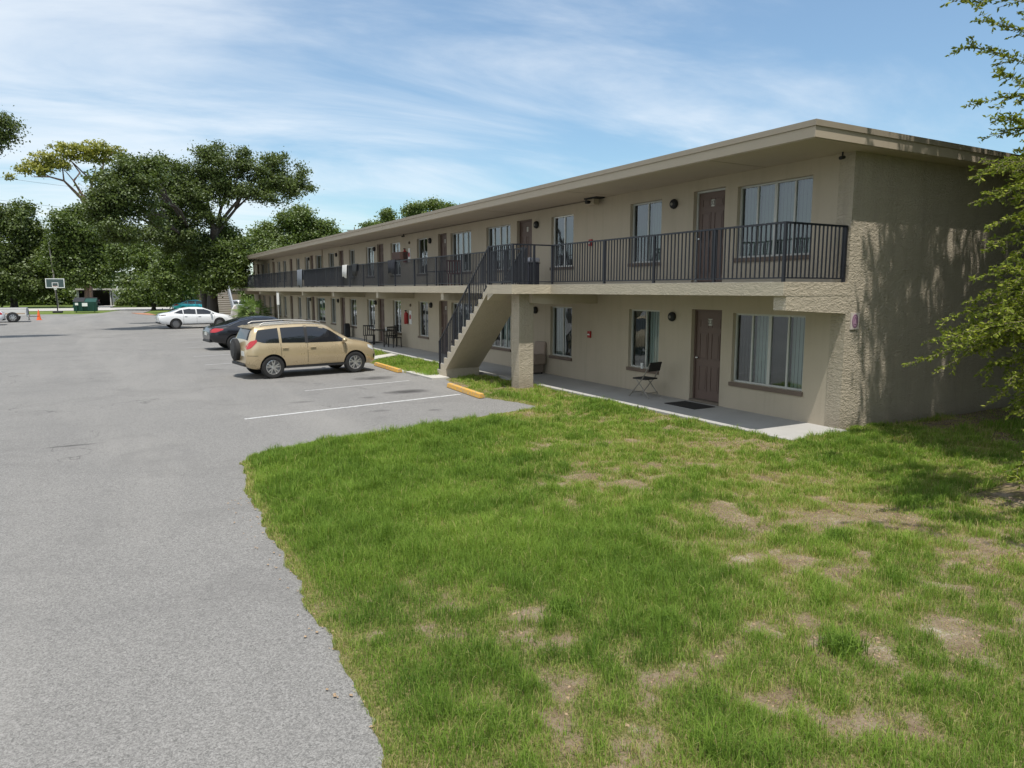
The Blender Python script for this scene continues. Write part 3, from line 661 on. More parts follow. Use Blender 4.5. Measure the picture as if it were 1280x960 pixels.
def add_window(y0, y1, up, kind, pattern):
    z0, z1 = zr('W', up); frm, glm, blm, sl = win_parts(y1-y0, z1-z0, kind, pattern)
    w_ = put('window', frm, B, (0, y0-YC, z0))
    put('pane', glm, w_); put('sill', sl, w_)
    for c, m_ in blm.items(): put('blind', m_, w_)
    return w_
def door_mesh(w, h):
    key = ('D', round(w, 2), round(h, 2))
    if key in CACHE: return CACHE[key]
    t = 0.045
    fr = MB().box(0.10, 0.158, 0.003, t, 0.003, h-0.003).box(0.10, 0.158, w-t, w-0.003, 0.003, h-0.003).box(0.10, 0.158, t, w-t, h-t, h-0.003)
    lf = MB(); a, b = t+0.004, w-t-0.004; fx = 0.130
    lf.box(fx, fx+0.04, a, b, 0.03, h-t-0.004)
    pw = (b-a-0.30)/2
    for (z0, z1) in ((0.22, 0.80), (0.95, 1.55), (1.66, 1.86)):
        for y0 in (a+0.10, a+0.20+pw):
            for (e0, e1, zz0, zz1) in ((y0, y0+pw, z0, z0+0.02), (y0, y0+pw, z1-0.02, z1), (y0, y0+0.02, z0+0.02, z1-0.02), (y0+pw-0.02, y0+pw, z0+0.02, z1-0.02)):
                lf.box(fx-0.012, fx-0.001, e0, e1, zz0, zz1)
            lf.box(fx-0.007, fx-0.001, y0+0.05, y0+pw-0.05, z0+0.05, z1-0.05)
    hd = MB().lathe([(0.012, 0), (0.014, -0.03), (0.028, -0.04), (0.030, -0.06), (0.018, -0.075)], (fx, b-0.07, 0.98), 10, 'x')
    th = MB().box(-0.02, 0.16, 0.004, w-0.004, -0.025, 0.022)
    CACHE[key] = (fr.mesh('door', M_door), lf.mesh('leaf', M_door), hd.mesh('handle', M_chrome, 40), th.mesh('threshold', M_reveal))
    return CACHE[key]
def text_mesh(txt, size, m, depth=0.003):
    c = bpy.data.curves.new('t', 'FONT'); c.body = txt; c.size = size; c.extrude = depth; c.align_x = 'CENTER'; c.align_y = 'CENTER'
    o = bpy.data.objects.new('t', c); COL.objects.link(o); bpy.context.view_layer.update()
    me_ = bpy.data.meshes.new_from_object(o.evaluated_get(bpy.context.evaluated_depsgraph_get())); bpy.data.objects.remove(o)
    me_.materials.clear(); me_.materials.append(m); return me_
def add_door(y0, y1, up, num=None, wf=False, plate=True):
    z0, z1 = zr('D', up); fr, lf, hd, th = door_mesh(y1-y0, z1-z0)
    if wf:
        fr = fr.copy(); fr.materials.clear(); fr.materials.append(M_frame)
    d = put('door', fr, B, (0, y0-YC, z0)); l_ = put('leaf', lf, d); put('handle', hd, d); put('threshold', th, d)
    w = y1-y0
    if plate:
        o = put('number_plate', MB().box(0.122, 0.1285, w*0.42, w*0.42+0.15, z1-z0-0.36, z1-z0-0.21).mesh('number_plate', mat('plate_grey', (0.50, 0.49, 0.44), 0.6)), d)
        if num:
            tm = text_mesh(num, 0.125, M_black, 0.001)
            n_ = bpy.data.objects.new('number', tm); COL.objects.link(n_); n_.parent = d; n_.location = (0.1205, w*0.42+0.075, z1-z0-0.287)
            n_.rotation_euler = (R(90), 0, R(-90))
    return d
PU = {9.10: 'pppp', 13.28: 'pg', 16.97: 'g.', 20.60: 'ppgg', 23.50: 'ppgg', 27.55: 'g.', 30.67: '..', 34.31: 'p.', 37.44: '..'}
PL = {9.10: 'wgwg', 13.26: 'wg', 17.0: 'gw', 20.60: 'ww..', 23.50: 'ppgg', 27.57: 'p.', 30.72: 'p.', 34.39: 'p.', 37.40: 'g.'}
for lst, up, pat in ((UP, True, PU), (LO, False, PL)):
    for a, b, k in lst:
        if k == 'D':
            num = {(11.28): '32', (11.24): '22'}.get(a)
            add_door(a, b, up, num, wf=(up and a == 11.28), plate=(a < 27))
        else:
            p_ = pat.get(a, random.choice(['g.', '..', 'gg', 'p.', '.g'])); p_ = p_ if k == 'B' else p_[:2]
            add_window(a, b, up, k, p_)
# wall lights, alarm boxes, extinguishers, cameras, pipes
def wall_light(y, z):
    c = MB().lathe([(0.105, 0), (0.115, -0.03), (0.10, -0.075), (0.06, -0.10)], (XW-0.003, y, z), 18, 'x')
    o = obj('wall_light', c, M_black, B, BL, smooth=40)
    obj('lens', MB().lathe([(0.034, 0), (0.030, -0.012), (0.015, -0.018)], (XW-0.1035, y, z-0.005), 14, 'x'), mat('lamp_lens', (0.22, 0.20, 0.17), 0.3), o, smooth=60)
for y, z in ((12.83, 4.62), (18.93, 4.62), (27.2, 4.62), (34.12, 4.62), (40.8, 4.62), (12.78, 2.02), (18.97, 2.02), (27.2, 2.02), (34.12, 2.02), (40.7, 2.02), (47.15, 2.02), (47.15, 4.62)): wall_light(y, z)
for y, z in ((16.1, 3.92), (16.1, 1.42)):
    a = obj('fire_alarm', MB().box(XW-0.055, XW-0.002, y-0.065, y+0.065, z-0.09, z+0.09), M_red, B, BL, bevel=0.006)
    obj('pull_bar', MB().box(XW-0.064, XW-0.056, y-0.045, y+0.045, z-0.02, z+0.015), M_white, a)
for z in (4.12, 1.42):
    a = obj('fire_extinguisher', MB().lathe([(0.03, 0.56), (0.035, 0.52), (0.085, 0.46), (0.09, 0.40), (0.09, 0.02), (0.07, 0.0)], (XW-0.10, 29.85, z-0.28), 14), M_red, B, BL, smooth=50)
    obj('valve', MB().box(XW-0.16, XW-0.07, 29.83, 29.87, z+0.281, z+0.33), M_black, a)
    sg = obj('extinguisher_sign', MB().box(XW-0.02, XW-0.002, 29.42, 29.68, z-0.28, z+0.32), M_white, B, BL)
    obj('sign_mark', MB().prism([(29.46, z-0.05), (29.64, z-0.05), (29.64, z+0.1), (29.55, z+0.16), (29.46, z+0.1)], 'x', XW-0.024, XW-0.0205), M_red, sg)
    obj('horn', MB().lathe([(0.06, 0), (0.055, -0.05), (0.03, -0.06)], (XW-0.003, 29.5, z+0.55), 12, 'x'), M_reveal, B, BL, smooth=40)
fl = obj('floodlight', MB().box(XW-0.30, XW-0.12, 15.62, 15.95, ZSOF-0.20, ZSOF-0.05), M_fascia, B, BL, bevel=0.01)
obj('bracket', MB().box(XW-0.34, XW-0.06, 15.45, 16.0, ZSOF-0.045, ZSOF-0.0125), M_black, fl)
obj('lamp', MB().lathe([(0.035, 0), (0.05, -0.10), (0.055, -0.13)], (XW-0.30, 15.78, ZSOF-0.13), 10, 'x'), M_black, fl)
for y in (8.42, 29.9, 58.0):
    o = obj('security_camera', MB().tube([(XW-0.12, y, ZSOF-0.013), (XW-0.12, y, ZSOF-0.09)], 0.016, 8), M_black, B, BL)
    obj('camera_body', MB().tube([(XW-0.08, y, ZSOF-0.10), (XW-0.22, y-0.03, ZSOF-0.13)], 0.032, 8), M_black, o)
cd = MB().tube([(XW-0.02, 16.05, ZSOF-0.03), (XW-0.02, 40, ZSOF-0.03)], 0.012, 6)
obj('conduit', cd, M_reveal, B, BL)
for y in (43.83, 66.9): obj('downspout', MB().box(XW-0.075, XW-0.003, y-0.045, y+0.045, ZS+0.02, ZSOF-0.013), M_fascia, B, BL)
# oval emblem plaque on the end wall
pl = obj('plaque', MB().box(XW+0.13, XW+0.37, YC-0.018, YC-0.002, 1.93, 2.23), mat('plaque_cream', (0.56, 0.50, 0.46), 0.6), B, BL)
def oval(a, b, t, m_, nm, ring=None):
    mb_ = MB(); n_ = 28; cx_, cz_ = XW+0.25, 2.08
    if ring:
        vs = []; fs = []
        for k in range(n_):
            q = 2*math.pi*k/n_
            for (aa, bb) in ((a, b), ring):
                vs.append((cx_+aa*math.cos(q), t, cz_+bb*math.sin(q)))
        for k in range(n_): fs.append((2*k, 2*((k+1) % n_), 2*((k+1) % n_)+1, 2*k+1))
        mb_.add(vs, fs)
    else: mb_.prism([(cx_+a*math.cos(2*math.pi*k/n_), cz_+b*math.sin(2*math.pi*k/n_)) for k in range(n_)], 'y', t, YC-0.0182)
    return obj(nm, mb_, m_, pl)
M_mauve = mat('emblem_mauve', (0.26, 0.14, 0.22), 0.6)
oval(0.085, 0.125, YC-0.022, M_mauve, 'emblem')
oval(0.060, 0.098, YC-0.0235, mat('emblem_pink', (0.42, 0.27, 0.36), 0.6), 'emblem_ring', ring=(0.045, 0.08))
obj('emblem_mark', MB().prism([(XW+0.22, 2.03), (XW+0.28, 2.03), (XW+0.25, 2.13)], 'y', YC-0.0245, YC-0.0222), mat('emblem_pink', (0.42, 0.27, 0.36), 0.6), pl)

#@@CONTENT@@
# ================================================================ VEHICLES
M_tyre = mat('tyre_rubber', (0.018, 0.018, 0.018), 0.85, bump=0.004, bscale=60)
M_rim = mat('alloy_rim', (0.62, 0.62, 0.62), 0.28, metal=0.9)
M_rimd = mat('dark_rim', (0.26, 0.26, 0.27), 0.35, metal=0.8)
M_tint = mat('tinted_glass', (0.012, 0.014, 0.018), 0.04, spec=0.9)
M_plas = mat('black_plastic', (0.02, 0.02, 0.021), 0.6)
M_seam = mat('panel_gap', (0.02, 0.018, 0.015), 0.8)
M_tail = mat('tail_lamp_red', (0.40, 0.015, 0.02), 0.12, coat=1.0)
M_head = mat('head_lamp', (0.55, 0.57, 0.58), 0.08, coat=1.0)
M_plate = mat('licence_plate', (0.6, 0.6, 0.56), 0.5)
def carpaint(name, col, metal=0.35, rough=0.28):
    m, N, p = principled(name); p.inputs['Metallic'].default_value = metal; p.inputs['Roughness'].default_value = rough
    p.inputs['Coat Weight'].default_value = 0.7; p.inputs['Coat Roughness'].default_value = 0.10
    f = N.noise(2.0, 5, 0.6, 0, N.coord()); N.l(N.mix(f, tuple(c*0.93 for c in col), tuple(min(1, c*1.06) for c in col)), p.inputs['Base Color'])
    N.l(N.math('ADD', N.math('MULTIPLY', f, 0.16), rough-0.06), p.inputs['Roughness']); return m
def smooth_interp(x, ctrl, k):
    xs = [c[0] for c in ctrl]; vals = [c[k] for c in ctrl]; r = 0.0; w = 0
    for d, g_ in ((-0.05, 1), (0, 2), (0.05, 1)): r = r + g_*np.interp(np.asarray(x)+d, xs, vals); w += g_
    return r/w
class Car:
    def __init__(s, ctrl, belt, roofw): s.c = ctrl; s.belt = belt; s.rw = roofw; s.x0 = ctrl[0][0]; s.x1 = ctrl[-1][0]
    def par(s, x):
        zb = float(smooth_interp(x, s.c, 1)); zt = float(smooth_interp(x, s.c, 2)); w = float(smooth_interp(x, s.c, 3))
        zs = float(np.interp(x, [b[0] for b in s.belt], [b[1] for b in s.belt])); zs = min(zs, zt-0.05); zs = max(zs, zb+0.12)
        c = max(0.0, min(1.0, (zt-zs)/0.50)); c = c*c*(3-2*c); wr = (w-0.10)*(1-c) + min(s.rw, w-0.10)*c
        return zb, zt, w, zs, wr, c
    def ring(s, x):
        zb, zt, w, zs, wr, c = s.par(x); h = zs-zb
        P = [(0, zb), (w*0.55, zb), (w-0.12, zb+0.01), (w-0.05, zb+0.07*min(1, h/0.5)), (w-0.025, zb+h*0.22), (w-0.004, zb+h*0.42), (w, zb+h*0.60), (w-0.006, zb+h*0.78), (w-0.022, zb+h*0.90), (w-0.05, zs)]
        a = w-0.055
        for t in (0.12, 0.35, 0.6, 0.82): P.append((a+(wr+0.01-a)*t**(1.0+0.25*c), zs+(zt-zs)*t))
        P += [(wr-0.02, zt-0.025-0.02*c), (wr-0.07, zt-0.010), (wr*0.62, zt+0.004), (wr*0.3, zt+0.012), (0, zt+0.015)]
        return P
    def side_y(s, x, z):
        P = s.ring(x)[3:15]; return float(np.interp(z, [p[1] for p in P], [p[0] for p in P]))
    def top_z(s, x, y):
        P = s.ring(x)[13:][::-1]; return float(np.interp(abs(y), [p[0] for p in P], [p[1] for p in P]))
    def body(s, n=74):
        t = np.linspace(0, 1, n); u = 0.5-0.5*np.cos(np.pi*t); u = 0.55*u+0.45*t; xs = s.x0+(s.x1-s.x0)*u
        m_ = MB(); V = []; 
        for x in xs:
            h = s.ring(x); V.append([(x, y, z) for y, z in h] + [(x, -y, z) for y, z in h[1:-1]][::-1])
        k = len(V[0]); vs = [v for r in V for v in r]; fs = []
        for i in range(n-1):
            for j in range(k): fs.append((i*k+j, i*k+(j+1) % k, (i+1)*k+(j+1) % k, (i+1)*k+j))
        fs.append(tuple(range(k))); fs.append(tuple(range((n-1)*k, n*k))[::-1]); m_.add(vs, fs); return m_
    def side_patch(s, top, low, side, off=0.005, n=16, m=6, x0=None, x1=None):
        """top/low: polylines [(x,z)...] over the same x span"""
        xa = x0 if x0 is not None else low[0][0]; xb = x1 if x1 is not None else low[-1][0]; m_ = MB(); vs = []
        for i in range(n+1):
            x = xa+(xb-xa)*i/n; zl = np.interp(x, [p[0] for p in low], [p[1] for p in low]); zh = np.interp(x, [p[0] for p in top], [p[1] for p in top])
            for j in range(m+1):
                z = zl+(zh-zl)*j/m; vs.append((x, side*(s.side_y(x, z)+off), z))
        fs = [(i*(m+1)+j, (i+1)*(m+1)+j, (i+1)*(m+1)+j+1, i*(m+1)+j+1) for i in range(n) for j in range(m)]
        if side < 0: fs = [f[::-1] for f in fs]
        return m_.add(vs, [f[::-1] for f in fs])
    def top_patch(s, xa, xb, fr, off=0.006, n=12, m=12, fr2=None):
        m_ = MB(); vs = []
        for i in range(n+1):
            t = i/n; x = xa+(xb-xa)*t; wr = s.par(x)[4]; f_ = fr+((fr2 or fr)-fr)*t
            for j in range(m+1):
                y = wr*f_*(2*j/m-1); vs.append((x, y, s.top_z(x, y)+off))
        return m_.add(vs, [(i*(m+1)+j, (i+1)*(m+1)+j, (i+1)*(m+1)+j+1, i*(m+1)+j+1) for i in range(n) for j in range(m)])
def wheel(parent, x, y, r, wd, side, rim_m, spokes=5, split=True):
    """side=+1 faces +y"""
    s_ = side; hub = r*0.62
    prof = [(hub, -wd/2), (r*0.90, -wd/2), (r*0.985, -wd/2+0.03), (r, -wd/2+0.06), (r, wd/2-0.06), (r*0.985, wd/2-0.03), (r*0.92, wd/2-0.004), (r*0.80, wd/2+0.004), (hub+0.012, wd/2-0.006), (hub, wd/2-0.02)]
    w_ = MB(); n_ = 36; vs = []; 
    for (a, h) in prof:
        for k in range(n_): q = 2*math.pi*k/n_; vs.append((a*math.cos(q), s_*h, a*math.sin(q)))
    mm = len(prof); fs = [(i*n_+k, i*n_+(k+1) % n_, (i+1)*n_+(k+1) % n_, (i+1)*n_+k) for i in range(mm-1) for k in range(n_)]
    w_.add(vs, fs); wh = obj('wheel', w_, M_tyre, parent, (x, y, r), smooth=35)
    rm_ = MB(); vs = []
    pr = [(hub+0.004, wd/2-0.014), (hub-0.012, wd/2-0.010), (hub-0.03, wd/2-0.05), (hub-0.04, -wd/2+0.02)]
    for (a, h) in pr:
        for k in range(n_): q = 2*math.pi*k/n_; vs.append((a*math.cos(q), s_*h, a*math.sin(q)))
    rm_.add(vs, [(i*n_+k, i*n_+(k+1) % n_, (i+1)*n_+(k+1) % n_, (i+1)*n_+k) for i in range(3) for k in range(n_)])
    for k in range(spokes):
        q = 2*math.pi*k/spokes+0.3
        for dq in ((-0.15, 0.15) if split else (0,)):
            ca, sa = math.cos(q+dq*0.35), math.sin(q+dq*0.35); cb, sb = math.cos(q+dq*1.5), math.sin(q+dq*1.5)
            wid = r*0.048 if split else r*0.085
            a = Vector((ca*r*0.08, 0, sa*r*0.08)); b = Vector((cb*(hub-0.01), 0, sb*(hub-0.01))); d = (b-a).normalized(); nn = Vector((-d.z, 0, d.x))*wid
            y0, y1 = s_*(wd/2-0.035), s_*(wd/2-0.012)
            P = [a-nn*1.2, a+nn*1.2, b+nn, b-nn]
            rm_.add([(p.x, y0, p.z) for p in P] + [(p.x, y1*1.0, p.z) for p in P], [(0, 1, 2, 3), (4, 7, 6, 5), (0, 4, 5, 1), (1, 5, 6, 2), (2, 6, 7, 3), (3, 7, 4, 0)])
    vs = []
    for (a, h) in ((0.07*r/0.35, wd/2-0.03), (0.065*r/0.35, wd/2-0.008), (0.02, wd/2-0.004)):
        for k in range(n_): q = 2*math.pi*k/n_; vs.append((a*math.cos(q), s_*h, a*math.sin(q)))
    rm_.add(vs, [(i*n_+k, i*n_+(k+1) % n_, (i+1)*n_+(k+1) % n_, (i+1)*n_+k) for i in range(2) for k in range(n_)] + [tuple(range(2*n_, 3*n_))])
    rim = obj('rim', rm_, rim_m, wh)
    bd = MB(); 
    bd.add([(hub*0.97*math.cos(2*math.pi*k/24), s_*(wd/2-0.085), hub*0.97*math.sin(2*math.pi*k/24)) for k in range(24)], [tuple(range(24))])
    obj('brake_disc', bd, M_rimd, wh)
    return wh
def build_car(label, paint, ctrl, belt, roofw, R_, wx, loc, rz, glass_sides, shield, rear_glass, rim_m, doors, handles, mirror, extra=None, group='cars parked in the stalls', cat='car', spokes=5, split=True, name='parked_car', detail=True):
    t = thing(name, label, cat, loc, rz, group); C = Car(ctrl, belt, roofw); zg = R_
    me_ = C.body().mesh('body', paint, fix=True); o = bpy.data.objects.new('body', me_); COL.objects.link(o)
    wmax = max(c[3] for c in ctrl)
    cutters = []
    for x in wx:
        for sd in (-1, 1):
            cb = MB().lathe([(R_*1.13, -0.17), (R_*1.13, 0.17)], (x, sd*(wmax-0.05), R_*1.02), 40, 'y')
            c_ = bpy.data.objects.new('cut', cb.mesh('cut', M_plas)); COL.objects.link(c_); cutters.append(c_)
            md = o.modifiers.new('b', 'BOOLEAN'); md.operation = 'DIFFERENCE'; md.solver = 'EXACT'; md.object = c_
            try: md.material_mode = 'TRANSFER'
            except Exception: pass
    bpy.context.view_layer.update()
    me2 = bpy.data.meshes.new_from_object(o.evaluated_get(bpy.context.evaluated_depsgraph_get())); 
    for c_ in cutters: bpy.data.objects.remove(c_)
    o.modifiers.clear(); o.data = me2; me2.name = 'body'; me2.shade_smooth(); me2.set_sharp_from_angle(angle=R(34)); o.parent = t
    for x in wx:
        for sd in (-1, 1): wheel(t, x, sd*(wmax-0.125), R_, 0.215, sd, rim_m, spokes, split)
    for sd in (-1, 1):
        for (tp, lw) in glass_sides: obj('side_window', C.side_patch(tp, lw, sd), M_tint, t, smooth=60)
        for (xd, za, zb_) in doors: obj('door_gap', C.side_patch([(xd-0.006, zb_), (xd+0.006, zb_)], [(xd-0.006, za), (xd+0.006, za)], sd, 0.002, 1, 10), M_seam, t)
        for (xh, zh) in handles:
            y = C.side_y(xh, zh); obj('door_handle', MB().box(xh-0.09, xh+0.09, sd*(y+0.004) if sd > 0 else sd*(y+0.038), sd*(y+0.038) if sd > 0 else sd*(y+0.004), zh-0.016, zh+0.016), paint, t, bevel=0.008)
        mx_, mz_ = mirror; y = C.side_y(mx_, mz_)
        mm = MB(); vs = []; 
        for i, (dx, sc) in enumerate(((-0.055, 0.85), (-0.03, 1.0), (0.03, 0.95), (0.075, 0.55))):
            for k in range(10): q = 2*math.pi*k/10; vs.append((mx_+dx, sd*(y+0.12+0.095*sc*math.cos(q)), mz_+0.05+0.065*sc*math.sin(q)))
        mm.add(vs, [(i*10+k, i*10+(k+1) % 10, (i+1)*10+(k+1) % 10, (i+1)*10+k) for i in range(3) for k in range(10)] + [tuple(range(10)), tuple(range(30, 40))[::-1]])
        obj('mirror', mm, paint, t, smooth=50)
    wsd = obj('windshield', C.top_patch(shield[0], shield[1], 0.90, fr2=0.93), M_tint, t, smooth=60)
    obj('rear_window', C.top_patch(rear_glass[0], rear_glass[1], 0.84, fr2=0.86), M_tint, t, smooth=60)
    if extra: extra(t, C)
    return t
def locz(*p): return p
# --- gold sport utility car -----------------------------------------------------------
suv_ctrl = [(-2.24,.46,.86,.70),(-2.20,.40,1.00,.78),(-2.12,.36,1.10,.84),(-2.04,.33,1.28,.875),(-1.93,.31,1.50,.90),(-1.82,.30,1.605,.908),(-1.5,.29,1.655,.915),(-.8,.28,1.69,.918),(-.2,.28,1.695,.918),(.25,.28,1.66,.918),(.55,.28,1.575,.918),(.95,.28,1.33,.915),(1.28,.28,1.12,.91),(1.36,.28,1.095,.908),(1.7,.28,1.045,.90),(2.0,.29,.98,.87),(2.18,.31,.90,.80),(2.28,.34,.80,.70),(2.34,.40,.70,.58)]
suv_belt = [(-2.24,.98),(-1.8,1.07),(-.5,1.03),(.6,1.0),(1.3,.99),(1.7,.93),(2.34,.66)]
M_gold = carpaint('gold_paint', (0.53, 0.42, 0.26), 0.45, 0.26)
def suv_extra(t, C):
    for sd in (-1, 1):
        obj('tail_light', C.side_patch([(-2.20, 1.02), (-2.06, 1.17), (-1.80, 1.22)], [(-2.20, .93), (-2.06, .97), (-1.80, 1.15)], sd, 0.012, 10, 5), M_tail, t, smooth=60)
        obj('headlight', C.side_patch([(1.86, .93), (2.14, .86)], [(1.86, .83), (2.14, .72)], sd, 0.008, 8, 4), M_head, t, smooth=60)
        obj('fog_recess', C.side_patch([(2.12, .60), (2.24, .58)], [(2.12, .48), (2.24, .48)], sd, 0.006, 4, 3), M_plas, t)
        obj('sill_trim', C.side_patch([(-.95, .38), (1.02, .38)], [(-.95, .30), (1.02, .30)], sd, 0.006, 10, 2), M_plas, t)
        obj('bumper_seam', C.side_patch([(-2.20, .745), (-1.80, .735)], [(-2.20, .733), (-1.80, .723)], sd, 0.003, 8, 1), M_seam, t)
        rr = MB().tube([(-1.62, sd*.615, 1.66), (-1.5, sd*.615, 1.715), (-.5, sd*.62, 1.75), (.15, sd*.615, 1.735), (.30, sd*.61, 1.69)], 0.017, 8)
        obj('roof_rail', rr, mat('rail_silver', (0.45, 0.44, 0.42), 0.4, metal=0.5), t, smooth=50)
        obj('pillar_trim', C.side_patch([(-.30, 1.60), (-.20, 1.60)], [(-.30, 1.07), (-.20, 1.07)], sd, 0.0075, 2, 8), M_plas, t)
    st = MB(); vs = []; pr = [(0.20, -0.10), (0.31, -0.11), (0.345, -0.08), (0.35, 0.0), (0.345, 0.07), (0.30, 0.10), (0.18, 0.105)]
    st.lathe([(a, -h) for a, h in pr], (-2.33, 0.10, 0.88), 32, 'x')
    sp = obj('spare_wheel', st, M_tyre, t, smooth=35)
    obj('spare_cover', MB().lathe([(0.24, 0.0), (0.22, -0.02), (0.05, -0.03)], (-2.436, 0.10, 0.88), 28, 'x'), M_plas, sp, smooth=40)
    obj('rear_bumper_guard', MB().box(-2.31, -2.12, -.62, .62, .40, .50), M_plas, t, bevel=0.03)
    obj('licence_plate', MB().box(-2.262, -2.245, -.62, -.32, .72, .87), M_plate, t)
    obj('grille', MB().box(2.27, 2.352, -.42, .42, .58, .68), M_plas, t, bevel=0.01)
    obj('spoiler', MB().prism([(-2.02, 1.565), (-1.80, 1.62), (-1.75, 1.60), (-1.90, 1.53)], 'y', -.60, .60), M_gold, t, bevel=0.01)
    for xa in (-1.52, -1.2): pass
suv_glass = [([(-1.86, 1.20), (-1.74, 1.50), (-1.12, 1.555)], [(-1.86, 1.19), (-1.60, 1.115), (-1.12, 1.10)]),
             ([(-1.04, 1.56), (-.28, 1.575)], [(-1.04, 1.10), (-.28, 1.075)]),
             ([(-.20, 1.575), (.30, 1.55), (.60, 1.42), (1.02, 1.13)], [(-.20, 1.07), (1.02, 1.06)])]
suv = build_car('gold sport utility car with a spare wheel on its back, parked nearest in the stalls', M_gold, suv_ctrl, suv_belt, .64, .355, (-1.34, 1.37), (5.42, 22.95, 0), R(7.0),
          suv_glass, (0.56, 1.24), (-2.08, -1.90), M_rim, [(-1.08, .42, 1.08), (-.24, .36, 1.55), (1.04, .42, 1.02)], [(-.95, .935), (-.06, .925)], (.98, 1.06), suv_extra, cat='car', spokes=5)
suv.scale = (.97, .97, .97)
for ch in suv.children_recursive:
    if ch.type != 'MESH' or ch.name.startswith(('wheel', 'rim', 'brake')): continue
    for v in ch.data.vertices:
        x = v.co.x
        if x < -1.78: v.co.x = -1.78+(x+1.78)*.74
        elif x > 1.80: v.co.x = 1.80+(x-1.80)*.76
# --- sedans ------------------------------------------------------------------------------
sed_ctrl = [(-2.42,.50,.80,.66),(-2.36,.42,.95,.76),(-2.25,.36,1.03,.83),(-2.05,.32,1.065,.875),(-1.75,.29,1.11,.90),(-1.4,.27,1.24,.912),(-1.0,.26,1.37,.915),(-.5,.25,1.445,.915),(0,.25,1.455,.915),(.4,.25,1.42,.915),(.8,.25,1.28,.915),(1.2,.25,1.075,.91),(1.42,.25,1.0,.905),(1.8,.26,.94,.885),(2.1,.28,.86,.82),(2.32,.31,.74,.70),(2.42,.37,.62,.56)]
sed_belt = [(-2.42,.88),(-1.7,1.0),(-.5,.955),(.6,.93),(1.3,.905),(1.8,.83),(2.42,.55)]
sed_glass = [([(-1.52, 1.08), (-1.12, 1.25), (-.95, 1.29)], [(-1.52, 1.07), (-1.12, 1.02), (-.95, 1.01)]),
             ([(-.90, 1.30), (-.5, 1.36), (-.12, 1.375)], [(-.90, 1.01), (-.12, .985)]),
             ([(-.05, 1.375), (.38, 1.34), (.72, 1.22), (1.05, 1.02)], [(-.05, .98), (1.05, .965)])]
def sed_extra(dark):
    def f(t, C):
        for sd in (-1, 1):
            if dark:
                obj('tail_light', C.side_patch([(-2.38, .93), (-2.2, .985), (-1.88, .955)], [(-2.38, .80), (-2.2, .80), (-1.88, .91)], sd, 0.010, 10, 4), M_tail, t, smooth=60)
            else:
                obj('tail_light', C.side_patch([(-2.38, .96), (-2.0, .985)], [(-2.38, .90), (-2.0, .94)], sd, 0.010, 10, 3), mat('smoked_lamp', (0.05, 0.01, 0.012), 0.1), t, smooth=60)
            obj('headlight', C.side_patch([(1.98, .84), (2.26, .74)], [(1.98, .74), (2.26, .66)], sd, 0.008, 8, 3), M_head, t, smooth=60)
            cr = MB().tube([(-1.66, sd*(C.side_y(-1.5, 1.06)+.004), 1.06), (-1.1, sd*(C.side_y(-1.1, 1.27)+.008), 1.275), (-.5, sd*(C.side_y(-.5, 1.38)+.008), 1.385), (.3, sd*(C.side_y(.3, 1.37)+.008), 1.375), (.72, sd*(C.side_y(.72, 1.235)+.008), 1.24), (1.12, sd*(C.side_y(1.12, 1.0)+.008), 1.0)], 0.011, 6)
            obj('window_trim', cr, M_chrome if dark else M_white, t, smooth=50)
            obj('sill_trim', C.side_patch([(-1.0, .34), (1.08, .34)], [(-1.0, .28), (1.08, .28)], sd, 0.006, 10, 2), M_plas, t)
        obj('rear_diffuser', MB().box(-2.44, -2.25, -.62, .62, .36, .47), M_plas, t, bevel=0.03)
        obj('licence_plate', MB().box(-2.445, -2.40, -.16, .16, .66, .80), M_plate, t)
    return f
M_blackp = carpaint('black_paint', (0.012, 0.013, 0.018), 0.2, 0.22)
M_whitep = carpaint('white_car_paint', (0.74, 0.75, 0.76), 0.0, 0.28)
M_tealp = carpaint('teal_paint', (0.03, 0.46, 0.54), 0.2, 0.25)
build_car('black sedan with red tail lamps parked between the gold car and the white sedan', M_blackp, sed_ctrl, sed_belt, .60, .335, (-1.42, 1.36), (6.15, 34.3, 0), R(6), sed_glass, (.50, 1.30), (-1.72, -1.12), M_rim, [(-.93, .36, 1.0), (-.085, .34, 1.36), (1.08, .36, .93)], [(-.78, .865), (.10, .85)], (.86, .97), sed_extra(True), spokes=9, split=False)
build_car('white sedan with dark alloy wheels parked beyond the black sedan', M_whitep, sed_ctrl, sed_belt, .60, .345, (-1.42, 1.40), (5.35, 54.3, 0), R(6), sed_glass, (.50, 1.30), (-1.72, -1.12), M_rimd, [(-.93, .36, 1.0), (-.085, .34, 1.36), (1.08, .36, .93)], [(-.78, .865), (.10, .85)], (.86, .97), sed_extra(False), spokes=10, split=False)
build_car('small bright teal car partly hidden behind the white sedan', M_tealp, sed_ctrl, sed_belt, .60, .335, (-1.42, 1.36), (9.15, 92.5, 0), R(4), sed_glass, (.50, 1.30), (-1.72, -1.12), M_rimd, [(-.93, .36, 1.0), (-.085, .34, 1.36)], [(-.78, .865), (.10, .85)], (.86, .97), sed_extra(True), spokes=9, split=False)
build_car('dark car standing inside the open carport of the white bungalow', carpaint('dark_grey_paint', (0.03, 0.032, 0.036), 0.3, 0.3), sed_ctrl, sed_belt, .60, .335, (-1.42, 1.36), (-1.8, 139.3, 0), R(92), sed_glass, (.50, 1.30), (-1.72, -1.12), M_rimd, [(-.93, .36, 1.0)], [(-.78, .865)], (.86, .97), sed_extra(True), group='cars away from the stalls', spokes=9, split=False)
